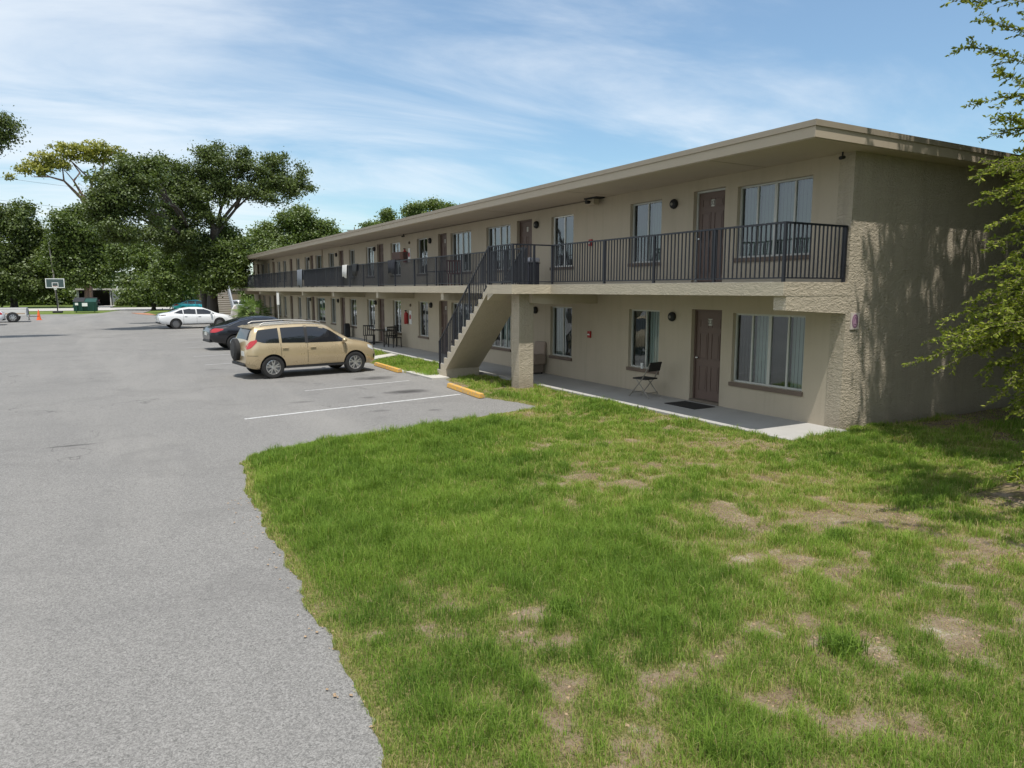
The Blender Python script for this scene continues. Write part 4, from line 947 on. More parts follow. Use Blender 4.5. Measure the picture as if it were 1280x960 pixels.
build_car('white compact car cut off at the left edge, in front of the pickup', M_whitep, sed_ctrl, sed_belt, .60, .335, (-1.42, 1.36), (-9.2, 66.0, 0), R(181), sed_glass, (.50, 1.30), (-1.72, -1.12), M_rim, [(-.93, .36, 1.0)], [(-.78, .865)], (.86, .97), sed_extra(True), group='cars away from the stalls', spokes=9, split=False)
build_car('silver car glimpsed at the foot of the far outside stairs, behind the palm', carpaint('silver_paint', (0.42, 0.43, 0.44), 0.4, 0.3), sed_ctrl, sed_belt, .60, .335, (-1.42, 1.36), (13.6, 90.0, 0), R(170), sed_glass, (.50, 1.30), (-1.72, -1.12), M_rim, [(-.93, .36, 1.0)], [(-.78, .865)], (.86, .97), sed_extra(True), group='cars away from the stalls', spokes=9, split=False)

# white pickup with an open bed at the left edge (tail to the right)
pk = thing('pickup_truck', 'white pickup truck with an open bed at the left edge near the orange cone', 'pickup truck', (-8.5, 71.6, 0), R(182))
M_pk = mat('pickup_white', (0.62, 0.61, 0.58), 0.4, coat=0.4, var=0.06)
b_ = MB().prism([(-2.7,.50),(-2.7,.98),(-2.62,1.05),(-.55,1.05),(-.5,1.07),(-.35,1.68),(-.2,1.76),(.75,1.76),(.95,1.70),(1.5,1.12),(2.5,1.03),(2.66,.90),(2.66,.50)], 'y', -.95, .95)
bed = obj('body', b_, M_pk, pk, bevel=0.04)
obj('bed_liner', MB().box(-2.62, -.62, -.86, .86, 1.0505, 1.056), M_plas, pk)
obj('bed_rail', MB().box(-2.7, -.55, -.95, -.88, 1.057, 1.16).box(-2.7, -.55, .88, .95, 1.057, 1.16), M_pk, pk, bevel=0.01)
obj('tailgate', MB().box(-2.74, -2.68, -.86, .86, .62, 1.17), mat('tailgate_grey', (0.34, 0.36, 0.39), 0.5), pk, bevel=0.012)
obj('rear_bumper', MB().box(-2.86, -2.70, -.92, .92, .42, .58), M_chrome, pk, bevel=0.02)
obj('tow_hitch', MB().bar((-3.5, 0, .44), (-2.8, 0, .44), 0.05), M_plas, pk)
for sd in (-1, 1):
    obj('side_stripe', MB().box(-2.6, 2.4, sd*.951-.002, sd*.951+.002, .66, .76), mat('stripe_tan', (0.42, 0.32, 0.23), 0.5), pk)
    obj('side_window', MB().prism([(-.32,1.15),(-.22,1.62),(.75,1.64),(1.28,1.15)], 'y', sd*.951, sd*.957), M_tint, pk)
    for x in (-1.75, 1.75):
        obj('wheel_arch', MB().lathe([(.44, -.003), (.44, .003)], (x, sd*.951, .40), 24, 'y'), M_plas, pk)
        wheel(pk, x, sd*.87, .39, .24, sd, M_rim, 8, False)

# ================================================================ STREET FURNITURE AND SMALL THINGS
def wheel_stop(x0, y0, x1, y1, label):
    a, b = Vector((x0, y0)), Vector((x1, y1)); L = (b-a).length; ang = math.atan2(b.y-a.y, b.x-a.x); c = (a+b)/2
    t = MB().prism([(-.085, 0.006), (-.055, .125), (.055, .125), (.085, 0.006)], 'x', -L/2, L/2)
    o = obj('wheel_stop', t, M_stop, None, (c.x, c.y, 0.0), ang, bevel=0.015); tag(o, label, 'wheel stop', 'yellow concrete wheel stops')
wheel_stop(8.02, 17.62, 7.86, 15.35, 'chipped yellow wheel stop in front of the staircase column')
wheel_stop(8.12, 24.0, 8.06, 21.5, 'yellow wheel stop at the nose of the gold car')
wheel_stop(8.2, 35.2, 8.1, 33.4, 'yellow wheel stop hidden ahead of the black sedan')

cn = thing('traffic_cone', 'orange traffic cone with a white collar standing near the pickup', 'cone', (-5.25, 75.2, 0))
M_or = mat('cone_orange', (0.78, 0.13, 0.03), 0.5)
obj('base', MB().box(-.21, .21, -.21, .21, 0, .04), M_or, cn); obj('body', MB().lathe([(.17, .04), (.035, .86), (.03, .9)], (0, 0, 0), 18), M_or, cn, smooth=40)
obj('collar', MB().lathe([(.116, .33), (.080, .53)], (0, 0, 0), 18), M_white, cn, smooth=40); obj('collar', MB().lathe([(.066, .62), (.048, .74)], (0, 0, 0), 18), M_white, cn, smooth=40)
ps = thing('bollard_post', 'thin black post standing between the pickup and the orange cone', 'post', (-6.0, 75.5, 0))
obj('post', MB().tube([(0, 0, 0), (0, 0, .95)], .035, 8), M_black, ps); obj('foot', MB().lathe([(.12, 0), (.11, .03)], (0, 0, 0), 12), M_black, ps)

hp = thing('basketball_hoop', 'portable basketball hoop with a white framed backboard beside the dumpster', 'basketball hoop', (-4.95, 97.5, 0))
obj('base', MB().box(-.5, .5, -.2, .8, 0, .18), M_black, hp, bevel=0.04); obj('pole', MB().bar((0, .2, .15), (0, .1, 2.9), .11), M_black, hp)
bb = MB(); zc = 3.35; bb.box(-.92, .92, -.53, -.49, 2.85, 2.93).box(-.92, .92, -.53, -.49, 3.84, 3.92).box(-.92, -.84, -.53, -.49, 2.93, 3.84).box(.84, .92, -.53, -.49, 2.93, 3.84)
bb.box(-.31, .31, -.535, -.49, 2.96, 3.02).box(-.31, .31, -.535, -.49, 3.40, 3.46).box(-.31, -.25, -.535, -.49, 3.02, 3.40).box(.25, .31, -.535, -.49, 3.02, 3.40)
brd = obj('backboard_frame', bb, M_white, hp); obj('backboard_panel', MB().box(-.84, .84, -.515, -.505, 2.93, 3.84), mat('smoky_board', (0.06, 0.09, 0.09), 0.2), brd)
obj('arm', MB().bar((0, .1, 2.8), (0, -.48, 3.2), .06), M_black, hp)
rg = MB(); rp = [(.23*math.cos(2*math.pi*k/16), -.78+.23*math.sin(2*math.pi*k/16), 3.05) for k in range(17)]; rg.tube(rp, .012, 5, False)
obj('rim', rg, M_or, hp)
nm = MB()
for k in range(12):
    q = 2*math.pi*k/12; q2 = q+.5; nm.bar((.22*math.cos(q), -.78+.22*math.sin(q), 3.04), (.11*math.cos(q2), -.78+.11*math.sin(q2), 2.62), .018); nm.bar((.22*math.cos(q2), -.78+.22*math.sin(q2), 3.04), (.11*math.cos(q), -.78+.11*math.sin(q), 2.62), .018)
obj('net', nm, M_white, hp)

dp = thing('dumpster', 'dark green dumpster with black lids on the grass verge', 'dumpster', (-2.15, 98.8, 0), R(-4))
M_dg = mat('dumpster_green', (0.008, 0.055, 0.042), 0.6, var=0.3)
dp.scale = (.78, 1, 1)
obj('bin', MB().prism([(-.85, .12), (-1.0, 1.25), (.85, 1.62), (.9, .12)], 'x', -1.5, 1.5), M_dg, dp, bevel=0.02)
for x in (-1.1, -.4, .4, 1.1): obj('rib', MB().box(x-.05, x+.05, -1.03, -.90, .2, 1.15), M_dg, dp)
obj('lid', MB().prism([(-1.03, 1.27), (-1.0, 1.33), (.87, 1.72), (.87, 1.64)], 'x', -1.52, -.04), M_plas, dp); obj('lid', MB().prism([(.82, 1.60), (.84, 1.74), (1.05, 1.3), (.98, 1.25)], 'x', .04, 1.52), M_plas, dp)
obj('fork_pocket', MB().box(-1.66, -1.5, -.5, .4, .6, .75), M_dg, dp); obj('fork_pocket', MB().box(1.5, 1.66, -.5, .4, .6, .75), M_dg, dp)
obj('notice', MB().box(-.35, .35, -1.06, -1.03, .72, 1.10), M_white, dp); obj('notice', MB().box(-1.25, -.85, -1.06, -1.03, .85, 1.12), M_white, dp)
for x in (-1.2, 1.2): obj('caster', MB().lathe([(.09, -.04), (.09, .04)], (x, -.6, .09), 12, 'x'), M_black, dp)

# thin leaning sign pole in front of the building
sp_ = thing('sign_pole', 'thin pale sign pole with a narrow white sign in front of the far rooms', 'sign pole', (9.0, 44.3, 0))
obj('pole', MB().tube([(0.0, 0, 0), (-.05, 0, 2.55)], .025, 8), mat('galvanised', (0.45, 0.45, 0.43), 0.5, metal=0.4), sp_)
obj('sign', MB().box(-.10, .04, -.03, -.026, 1.75, 2.45), M_white, sp_)

# folding chair by the sill, doormats, patio furniture
def folding_chair(loc, rz, label):
    t = thing('folding_chair', label, 'chair', loc, rz, 'chairs on the walkway')
    # local: faces +x, back at -x
    obj('seat', MB().box(-.20, .22, -.21, .21, .43, .465), M_black, t, bevel=0.012)
    bk = MB(); 
    for k in range(5):
        pass
    obj('backrest', MB().prism([(-.27, .64), (-.245, .63), (-.30, .86), (-.325, .85)], 'y', -.21, .21), M_black, t, bevel=0.012)
    for sd in (-1, 1):
        obj('leg', MB().tube([(.30, sd*.225, .01), (-.10, sd*.225, .46), (-.31, sd*.215, .84)], .0125, 8), mat('chair_tube', (0.30, 0.28, 0.25), 0.35, metal=0.6), t, smooth=50)
        obj('leg', MB().tube([(-.28, sd*.20, .01), (.10, sd*.20, .42)], .0125, 8), mat('chair_tube', (0.30, 0.28, 0.25), 0.35, metal=0.6), t, smooth=50)
    obj('stretcher', MB().tube([(.22, -.22, .10), (.22, .22, .10)], .010, 6), MATS['chair_tube'], t); obj('stretcher', MB().tube([(-.22, -.2, .12), (-.22, .2, .12)], .010, 6), MATS['chair_tube'], t)
    return t
folding_chair((11.12, 13.12, .10), R(100), 'black folding chair with thin metal legs under the window left of door 22')
o = obj('cup', MB().lathe([(.028, 0), (.036, .14), (.034, .142), (.026, .006)], (XW-0.005, 13.86, 0.680), 16), M_white, smooth=40)
o.location = (0, 0, 0); tag(o, 'white cup standing on the window sill behind the folding chair', 'cup')
def mat_rug(x, y, w, d, label):
    m_ = MB().box(-w/2, w/2, -d/2, d/2, 0, .014)
    tag(obj('doormat', m_, mat('mat_black', (0.016, 0.015, 0.014), 0.95, bump=0.003, bscale=120), None, (x, y, .101), 0, bevel=0.004), label, 'doormat', 'doormats on the walkway')
mat_rug(11.13, 11.62, .62, .95, 'black doormat in front of door 22')
mat_rug(11.2, 33.3, .6, .9, 'dark doormat in front of the door left of the patio table')
ac = thing('armchair', 'old beige padded armchair against the wall behind the stair column', 'armchair', (11.25, 18.55, .10), R(188), 'chairs on the walkway')
M_pad = mat('chair_beige', (0.34, 0.27, 0.22), 0.9, var=0.15)
obj('seat', MB().box(-.25, .25, -.26, .26, .30, .44), M_pad, ac, bevel=0.04); obj('backrest', MB().prism([(-.32, .40), (-.20, .42), (-.28, .98), (-.38, .96)], 'y', -.26, .26), M_pad, ac, bevel=0.05)
obj('skirt', MB().box(-.24, .24, -.25, .25, .04, .30), mat('chair_taupe', (0.22, 0.18, 0.15), 0.9, var=0.2), ac, bevel=0.02)
for sd in (-1, 1): obj('armrest', MB().box(-.26, .22, sd*.29-.04, sd*.29+.04, .30, .62), M_pad, ac, bevel=0.03)
for x in (-.2, .2):
    for y in (-.2, .2): obj('leg', MB().box(x-.02, x+.02, y-.02, y+.02, 0, .05), M_black, ac)
def patio_table(loc, w, d, h, label, m_):
    t = thing('patio_table', label, 'table', loc, 0, 'tables outside the rooms'); obj('tabletop', MB().box(-d/2, d/2, -w/2, w/2, h-.03, h), m_, t, bevel=0.008)
    for x in (-d/2+.05, d/2-.05):
        for y in (-w/2+.05, w/2-.05): obj('leg', MB().box(x-.02, x+.02, y-.02, y+.02, 0, h-.03), m_, t)
def patio_chair(loc, rz, label, m_):
    t = thing('patio_chair', label, 'chair', loc, rz, 'chairs on the walkway'); obj('seat', MB().box(-.22, .22, -.22, .22, .42, .45), m_, t, bevel=0.008)
    bk = MB().box(-.25, -.22, -.22, .22, .86, .92)
    obj('backrest', bk, m_, t)
    for y in (-.15, -.05, .05, .15): obj('back_slat', MB().box(-.245, -.225, y-.02, y+.02, .45, .86), m_, t)
    for x in (-.22, .2):
        for y in (-.2, .2): obj('leg', MB().bar((x, y, 0), (x*.9, y, .42), .03), m_, t)
    for y in (-.235, .235): obj('back_post', MB().bar((-.235, y, .42), (-.25, y, .92), .03), m_, t)
M_dkw = mat('dark_furniture', (0.022, 0.018, 0.016), 0.5)
patio_table((11.05, 31.3, .10), 1.5, .7, .72, 'dark patio table with a cup on it outside the lower rooms', M_dkw)
patio_chair((11.1, 30.15, .10), R(-80), 'dark slatted chair at the near end of the patio table', M_dkw)
patio_chair((11.4, 31.5, .10), R(175), 'dark slatted chair between the patio table and the wall', M_dkw)
patio_chair((10.65, 32.3, .10), R(60), 'dark slatted chair on the far side of the patio table', M_dkw)
tag(obj('cup', MB().lathe([(.03, 0), (.04, .12), (.036, .12), (.028, .008)], (0, 0, 0), 12), M_white, None, (10.95, 30.85, .821), smooth=40), 'white cup on the dark patio table', 'cup')
tag(obj('bag', MB().prism([(-.28, 0), (-.24, .45), (-.05, .75), (.10, .72), (.24, .40), (.26, 0)], 'y', -.15, .15), M_black, None, (11.3, 38.1, .101), R(80), bevel=0.05), 'black bag slumped against the lower wall behind the gold car', 'bag')
# upstairs
patio_table((10.9, 24.6, ZS+.006), 1.5, .6, .55, 'low dark table on the balcony beyond the stairs', M_dkw)
patio_chair((10.9, 23.3, ZS+.006), R(-100), 'red seated chair beside the low balcony table', mat('red_seat', (0.15, 0.035, 0.025), 0.6))
tag(obj('planter', MB().prism([(-.16, 0), (-.18, .30), (.18, .30), (.16, 0)], 'y', -.45, .45), mat('planter_brown', (0.06, 0.03, 0.022), 0.7), None, (10.18, 26.9, ZS+1.03), bevel=0.01), 'dark red planter box perched on the balcony rail', 'planter')
tag(obj('shelf_rack', MB().box(-.18, .18, -.2, .2, 0, .62).box(-.2, .2, -.22, .22, .621, .65), mat('rack_dark', (0.06, 0.06, 0.075), 0.7), None, (10.9, 18.1, ZS+.006), bevel=0.006), 'dark storage box on the landing behind the corner rail', 'storage box')
o = obj('blanket', MB().box(-.19, .19, -.24, .24, 0, .14), mat('blanket_grey', (0.42, 0.42, 0.46), 0.9, var=0.2), None, (10.9, 18.1, ZS+.657), bevel=0.05); tag(o, 'folded pale blanket lying on the storage box on the landing', 'blanket')
def hung_cloth(y, w, drop, m_, label, seed):
    V = []; n_ = 10; k_ = 8; xr_ = xr
    random.seed(seed); ph = random.random()*6
    prof = [(xr_+.05, -drop*.55), (xr_+.045, -.1), (xr_+.03, .03), (xr_-.03, .032), (xr_-.045, -.05), (xr_-.055, -drop*.5), (xr_-.05, -drop)]
    for i in range(n_+1):
        t = i/n_; yy_ = y-w/2+w*t
        for (x_, z_) in prof: V.append((x_+.012*math.sin(t*14+ph+z_*3)*(1 if z_ < 0 else 0), yy_, ZS+1.0+z_*(1+.08*math.sin(t*5+ph))))
    m = len(prof); mb_ = MB().add(V, [(i*m+j, (i+1)*m+j, (i+1)*m+j+1, i*m+j+1) for i in range(n_) for j in range(m-1)])
    o_ = obj('hanging_cloth', mb_, m_, smooth=60); s_ = o_.modifiers.new('s', 'SOLIDIFY'); s_.thickness = 0.008; s_.offset = 1
    tag(o_, label, 'cloth', 'laundry on the balcony rail')
hung_cloth(33.7, .75, .55, mat('towel_white', (0.72, 0.70, 0.66), 0.9), 'white towel hanging over the balcony rail', 1)
hung_cloth(32.1, .7, .48, M_black, 'small black cloth hung over the rail just right of the white towel', 2)
hung_cloth(26.2+1.1, .8, .5, mat('cloth_navy', (0.02, 0.022, 0.03), 0.9), 'long dark cloth on the rail above the extinguisher sign', 3)
hung_cloth(42.8, 1.2, .95, mat('cloth_greyblue', (0.20, 0.22, 0.25), 0.9), 'wide grey sheet hung over the far balcony rail', 4)

# ================================================================ FAR BUILDINGS, FENCES, POLES
bh = thing('bungalow', 'low white bungalow with an open carport across the street behind the trees', 'house', (-0.7, 138, 0))
M_hw = mat('house_white', (0.62, 0.63, 0.62), 0.8, var=0.06); M_hr = mat('house_roof', (0.50, 0.48, 0.43), 0.8, var=0.1)
obj('wall', MB().box(1.6, 11.5, 0, 8, -.1, 2.5), M_hw, bh)
rf_ = obj('roof', MB().box(-3.6, 12.2, -.8, 8.6, 2.6, 2.85), M_hr, bh)
obj('chimney', MB().box(8, 8.8, 3, 3.8, 2.851, 3.8), M_hw, rf_)
for x in (-3.3, 1.3): obj('carport_post', MB().box(x, x+.15, -.4, -.25, -.1, 2.6), M_hw, bh)
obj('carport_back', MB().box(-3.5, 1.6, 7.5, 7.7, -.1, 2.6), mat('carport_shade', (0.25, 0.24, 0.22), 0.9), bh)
obj('carport_side', MB().box(-3.5, -3.35, 0.4, 7.5, -.1, 2.6), M_hw, bh)
for x in (2.9, 7.2):
    w_ = obj('window', MB().box(x, x+2.1, -.06, -.001, .95, 2.05), mat('reddish_frame', (0.26, 0.10, 0.08), 0.6), bh); obj('pane', MB().box(x+.1, x+.98, -.075, -.0605, 1.05, 1.95).box(x+1.1, x+2.0, -.075, -.0605, 1.05, 1.95), M_tint, w_)
def fence(name, x0, x1, y, h, label, m_, gap=0.012):
    t = thing(name, label, 'fence', (x0, y, 0)); mb_ = MB(); x = 0
    while x < x1-x0:
        mb_.box(x, x+.14, -.012, .012, .05, h+random.uniform(-.015, .015)); x += .14+gap
    obj('boards', mb_, m_, t)
    for k in range(int((x1-x0)/2.4)+1): obj('post', MB().box(k*2.4-.05, k*2.4+.05, .014, .11, -.1, h+.05), m_, t)
    for z in (.3, h-.3): obj('rail', MB().box(0, x1-x0, .0125, .05, z-.04, z+.04), m_, t)
fence('wooden_fence', 10.8, 16.5, 106.5, 2.0, 'weathered wooden board fence behind the teal car', M_wood)
cp = thing('shed', 'small flat roofed shed behind the board fence and big oak', 'shed', (12.0, 108.5, 0)); obj('wall', MB().box(0, 4.5, 0, 3, -.1, 2.5), mat('shed_tan', (0.24, 0.20, 0.16), 0.8), cp); obj('roof', MB().box(-.4, 4.9, -.4, 3.4, 2.501, 2.7), M_hr, cp)
# far outside stairs facing the camera
fs_ = thing('outside_stairs', 'pale outside stairs with a slanted side wall at the far end of the building', 'stairs', (9.0, 70.0, 0))
mb_ = MB()
for k in range(14): mb_.box(0, 1.15, k*.26, 14*.26+.9, k*.195, (k+1)*.195-.05)
obj('flight', mb_, mat('stairs_taupe', (0.22, 0.19, 0.16), 0.8), fs_); tr_ = MB()
for k in range(14): tr_.box(-.01, 1.16, k*.26-.02, k*.26+.28, (k+1)*.195-.049, (k+1)*.195)
obj('treads', tr_, M_concl, fs_)
obj('side_wall', MB().prism([(-.1, 0), (-.1, .95), (3.6, 3.7), (4.6, 3.7), (4.6, 0)], 'x', 1.16, 1.28), mat('stair_side_blue', (0.28, 0.30, 0.33), 0.7), fs_)
tag(obj('dust_sheet', MB().prism([(-.45, 0), (-.28, .9), (-.08, 1.25), (.06, 1.28), (.22, .85), (.5, 0)], 'y', -.25, .25), mat('sheet_white', (0.72, 0.70, 0.68), 0.9, bump=0.03, bscale=8), None, (9.95, 67.6, 0.0), bevel=0.06), 'white dust sheet draped over something at the foot of the far stairs', 'dust sheet')
tag(obj('mulch_bed', MB().prism([(8.25, 57.8), (10.0, 57.8), (12.0, 63), (12.0, 70), (9.0, 69.5), (7.9, 62)], 'z', -.04, .09), mat('mulch_brown', (0.22, 0.14, 0.09), 0.95, var=0.35, vscale=20, bump=0.03, bscale=15)), 'reddish brown mulch bed under the palm at the far end of the building', 'mulch', kind='stuff')
tag(obj('red_soil_patch', MB().prism([(3.9, 84), (4.5, 84.5), (4.0, 90.5), (2.4, 92.2), (2.9, 88)], 'z', -.04, .035), mat('red_soil', (0.36, 0.17, 0.10), 0.95, var=0.3, vscale=6)), 'bare reddish soil strip at the lot edge by the white sedan', 'soil', kind='stuff')
def upole(x, y, h, label, lean=0.0, arm=True, r=.13):
    t = thing('utility_pole', label, 'utility pole', (x, y, 0), 0, 'utility poles'); m_ = mat('pole_wood', (0.26, 0.24, 0.21), 0.9, var=0.2)
    obj('pole', MB().tube([(0, 0, -.1), (lean, 0, h)], [r, r*.7], 10), m_, t, smooth=50)
    if arm: obj('crossarm', MB().box(-1.1, 1.1, -.07, .07, h-.6, h-.45), m_, t)
    return t
P1 = aty(66, 340, 124); upole(P1[0]+0.3, 124, 9.5, 'grey utility pole rising behind the basketball hoop', -.5, False)
P2 = aty(443, 284, 105); upole(float(P2[0]), 105, float(P2[2]), 'distant utility pole with its top just above the building roof', 0, True, .12)
wl = MB()
for (a, b, sag) in (((-30, 114, 19.5), (float(P2[0])-22, 112, 15.5), .8), ((-30, 114, 16.5), (float(P2[0])-22, 112, 12.8), .8), ((float(P2[0])-14, 105, float(P2[2])+.2), (float(P2[0]), 105, float(P2[2])-.4), .2)):
    pts = []
    for k in range(17):
        t = k/16; pts.append(tuple(a[i]+(b[i]-a[i])*t-(sag*4*t*(1-t) if i == 2 else 0) for i in range(3)))
    w_ = MB().tube(pts, .018, 4); tag(obj('power_line', w_, M_black), {19.5: 'upper of the two thin power lines crossing the sky behind the pine', 16.5: 'lower of the two thin power lines crossing the sky behind the pine'}.get(a[2], 'short power line ending at the utility pole above the building roof'), 'power line', 'power lines')

# ================================================================ TREES
def leaf_cloud(centres, radii, n, size, up=0.35, clump=0.35, flat=1.0, lvb=0.5, clumps_per=26):
    """leaf faces in little sprays through ellipsoid volumes, weighted to the outside"""
    c = np.asarray(centres, float); r = np.asarray(radii, float); vol = (r[:, 0]*r[:, 1]*r[:, 2])**(0.72); pr = vol/vol.sum()
    nc = max(30, int(n/clumps_per)); idx = RNG.choice(len(c), nc, p=pr)
    d = RNG.normal(size=(nc, 3)); d /= np.linalg.norm(d, axis=1)[:, None]; rr = RNG.random(nc)**0.38
    # ragged outline: lump noise by direction
    rag = 0.80 + 0.38*RNG.random(nc)**1.5 + np.where(RNG.random(nc) < .07, .35, 0)
    cc = c[idx] + d*r[idx]*(rr*rag)[:, None]
    csz = (0.6+0.8*RNG.random(nc))*clump
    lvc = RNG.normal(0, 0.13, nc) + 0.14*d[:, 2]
    k = RNG.integers(0, nc, n); o = RNG.normal(size=(n, 3)); o[:, 2] *= 0.6*flat
    P = cc[k] + o*csz[k][:, None]*0.75
    nrm = d[k]*0.55 + RNG.normal(size=(n, 3))*0.55; nrm[:, 2] += up; nrm /= np.linalg.norm(nrm, axis=1)[:, None]
    a = np.cross(nrm, RNG.normal(size=(n, 3))); a /= np.linalg.norm(a, axis=1)[:, None]; b = np.cross(nrm, a)
    s_ = size*(0.6+0.8*RNG.random(n))[:, None]
    V = np.stack([P-a*s_, P+b*s_*0.62, P+a*s_, P-b*s_*0.62], 1).reshape(-1, 3)
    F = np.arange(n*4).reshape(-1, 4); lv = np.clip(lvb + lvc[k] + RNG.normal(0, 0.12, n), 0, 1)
    return V, F, np.repeat(lv, 4)
def limb_mesh(mb_, a, b, r0, r1, wob=0.12, seg=7):
    a, b = Vector(a), Vector(b); L = (b-a).length; pts = []; rs = []
    for k in range(seg+1):
        t = k/seg; w_ = wob*L*math.sin(math.pi*t)*0.5; pts.append(a.lerp(b, t)+Vector((random.uniform(-1, 1)*w_*.5, random.uniform(-1, 1)*w_*.5, w_*.5+random.uniform(-1, 1)*w_*.3))); rs.append(r0+(r1-r0)*t)
    pts[0] = a; pts[-1] = b; mb_.tube(pts, rs, 7); return pts
def make_tree(name, label, cat, base, trunk_top, rt, blobs, n, size, leafm, barkm=None, group=None, clump=0.7, lvb=0.5, fill=True, up=0.35, limbs=True, flat=1.0):
    """blobs: (x, y, z, rx, ry, rz) in world metres"""
    t = thing(name, label, cat, base, 0, group); bx, by, bz = base
    c = [(b[0]-bx, b[1]-by, b[2]-bz) for b in blobs]; r = [b[3:] for b in blobs]
    c2, r2 = [], []
    for cc_, rr_ in zip(c, r):
        c2.append(cc_); r2.append(tuple(q*.68 for q in rr_))
        for q in range(7):
            dv = RNG.normal(size=3); dv /= np.linalg.norm(dv); f_ = random.uniform(.26, .44)
            c2.append(tuple(cc_[i]+dv[i]*rr_[i]*random.uniform(.6, 1.08) for i in range(3))); r2.append(tuple(q_*f_ for q_ in rr_))
    V, F, A = leaf_cloud(c2, r2, int(n*1.5), size*.82, up, clump, flat, lvb)
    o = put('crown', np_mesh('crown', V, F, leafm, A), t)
    tm = MB(); tt = Vector((trunk_top[0]-bx, trunk_top[1]-by, trunk_top[2]-bz))
    tm.tube([(0, 0, -.2), (0.02, 0, .3), tuple(tt*.5), tuple(tt)], [rt*1.5, rt*1.1, rt*.9, rt*.75], 10)
    tr_ = obj('trunk', tm, barkm or M_bark, t, smooth=60)
    if limbs:
        for cc in [q_ for i_, q_ in enumerate(c) if i_ % 3 == 0]:
            lm = MB(); p = limb_mesh(lm, tt*random.uniform(.75, 1.0), cc, rt*.36, rt*.08)
            for q in range(4):
                e = Vector(cc)+Vector([random.uniform(-.75, .75)*r[c.index(cc)][i] for i in range(3)]); limb_mesh(lm, p[random.randint(3, 6)], e, rt*.2, rt*.05)
            obj('limb', lm, barkm or M_bark, tr_, smooth=60)
    return t
def blob(x, y, Y, rx, rz, ry=None):
    """ellipse centre given by its direction in the survey photo at depth Y; radii in pixels -> metres at that depth"""
    P = aty(x, y, Y); d = float((P-_C) @ _fw); s_ = d/FPX
    return (float(P[0]), float(P[1]), float(P[2]), rx*s_, (ry if ry else max(rx, rz)*.8)*s_, rz*s_)
def gx(x, Y, z=0):
    P = aty(x, 385, Y); return (float(P[0]), float(Y), z)
# big live oak with the long reaching limb
OD = 62
bl = [blob(x, y, OD, rx, rz) for x, y, rx, rz in ((250,208,24,22),(284,210,28,22),(265,238,30,20),(322,217,28,20),(352,226,22,18),(374,226,13,18),(345,200,20,9),(328,244,30,9),(302,238,20,12),(235,244,28,24),(266,188,15,11),(362,240,15,8),(300,200,18,14),(245,275,30,18),(378,212,8,9),(225,222,20,20),(336,232,22,12))]
make_tree('live_oak', 'big dark live oak with a long limb reaching right over the building', 'tree', gx(264, 67), tuple(aty(268, 285, OD)), .42, bl, 31000, .105, M_leaf_oak, group='tall trees behind the lot', clump=.36, lvb=.45)
OE = 53
bl = [blob(x, y, OE if x < 192 else 62, rx, rz, min(rx, 26)) for x, y, rx, rz in ((180,218,38,22),(142,238,26,24),(210,230,30,26),(170,258,44,28),(215,268,34,26),(137,264,26,22),(158,203,14,13),(205,207,16,13),(190,204,12,10),(128,222,14,14),(150,288,30,20),(195,290,34,20),(122,246,14,14),(232,300,28,22),(228,240,18,18))]
make_tree('live_oak', 'dense dark oak mass left of the reaching limb', 'tree', gx(260, 68), tuple(aty(246, 300, 65)), .40, bl, 42000, .105, M_leaf_oak, group='tall trees behind the lot', clump=.36, lvb=.45)
# yellow green flat crowned pine
PD = 134; bl = [blob(*a) for a in ((88,186,PD,26,8),(118,186,PD,24,9),(143,190,PD,16,7),(62,198,PD,20,9),(48,212,PD,18,7),(28,213,PD,12,6),(75,206,PD,14,6),(14,222,PD,6,4),(100,196,PD,20,6),(130,200,PD,14,5),(56,208,PD,10,10),(38,204,PD,12,5))]
t = thing('pine_tree', 'tall pine with a flat yellow green crown and bare forking limbs', 'tree', gx(112, PD), 0, 'tall trees behind the lot'); bs = Vector(gx(112, PD))
c = [(b[0]-bs.x, b[1]-bs.y, b[2]) for b in bl]; V, F, A = leaf_cloud(c, [b[3:] for b in bl], 8000, .19, .3, .45, 1.0, .5)
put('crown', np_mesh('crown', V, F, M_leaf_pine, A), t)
def pt(x, y, dy=0): p = aty(x, y, PD+dy); return (float(p[0])-bs.x, float(p[1])-bs.y, float(p[2]))
tk = MB().tube([(0, 0, -.2), pt(110, 300), pt(108, 262), pt(104, 250)], [.55, .45, .38, .34], 9); trk = obj('trunk', tk, M_barkr, t, smooth=60)
for pts_, r0 in (([(104,250),(92,238),(80,226),(62,221),(42,221)], .26), ([(108,252),(98,236),(92,226),(100,216),(88,200),(84,190)], .24), ([(112,262),(114,240),(115,226),(128,214),(130,200),(142,190)], .28), ([(115,226),(104,216),(92,204),(80,196)], .16), ([(115,224),(120,210),(112,196)], .13), ([(80,226),(78,210),(72,200)], .12), ([(92,226),(82,214),(74,212)], .10), ([(128,210),(122,200),(118,190)], .10), ([(62,221),(50,214),(36,212)], .12)):
    lm = MB().tube([pt(a, b, random.uniform(-1, 1)) for a, b in pts_], [r0*(1-.75*k/(len(pts_)-1)) for k in range(len(pts_))], 6); obj('limb', lm, M_barkr, trk, smooth=60)
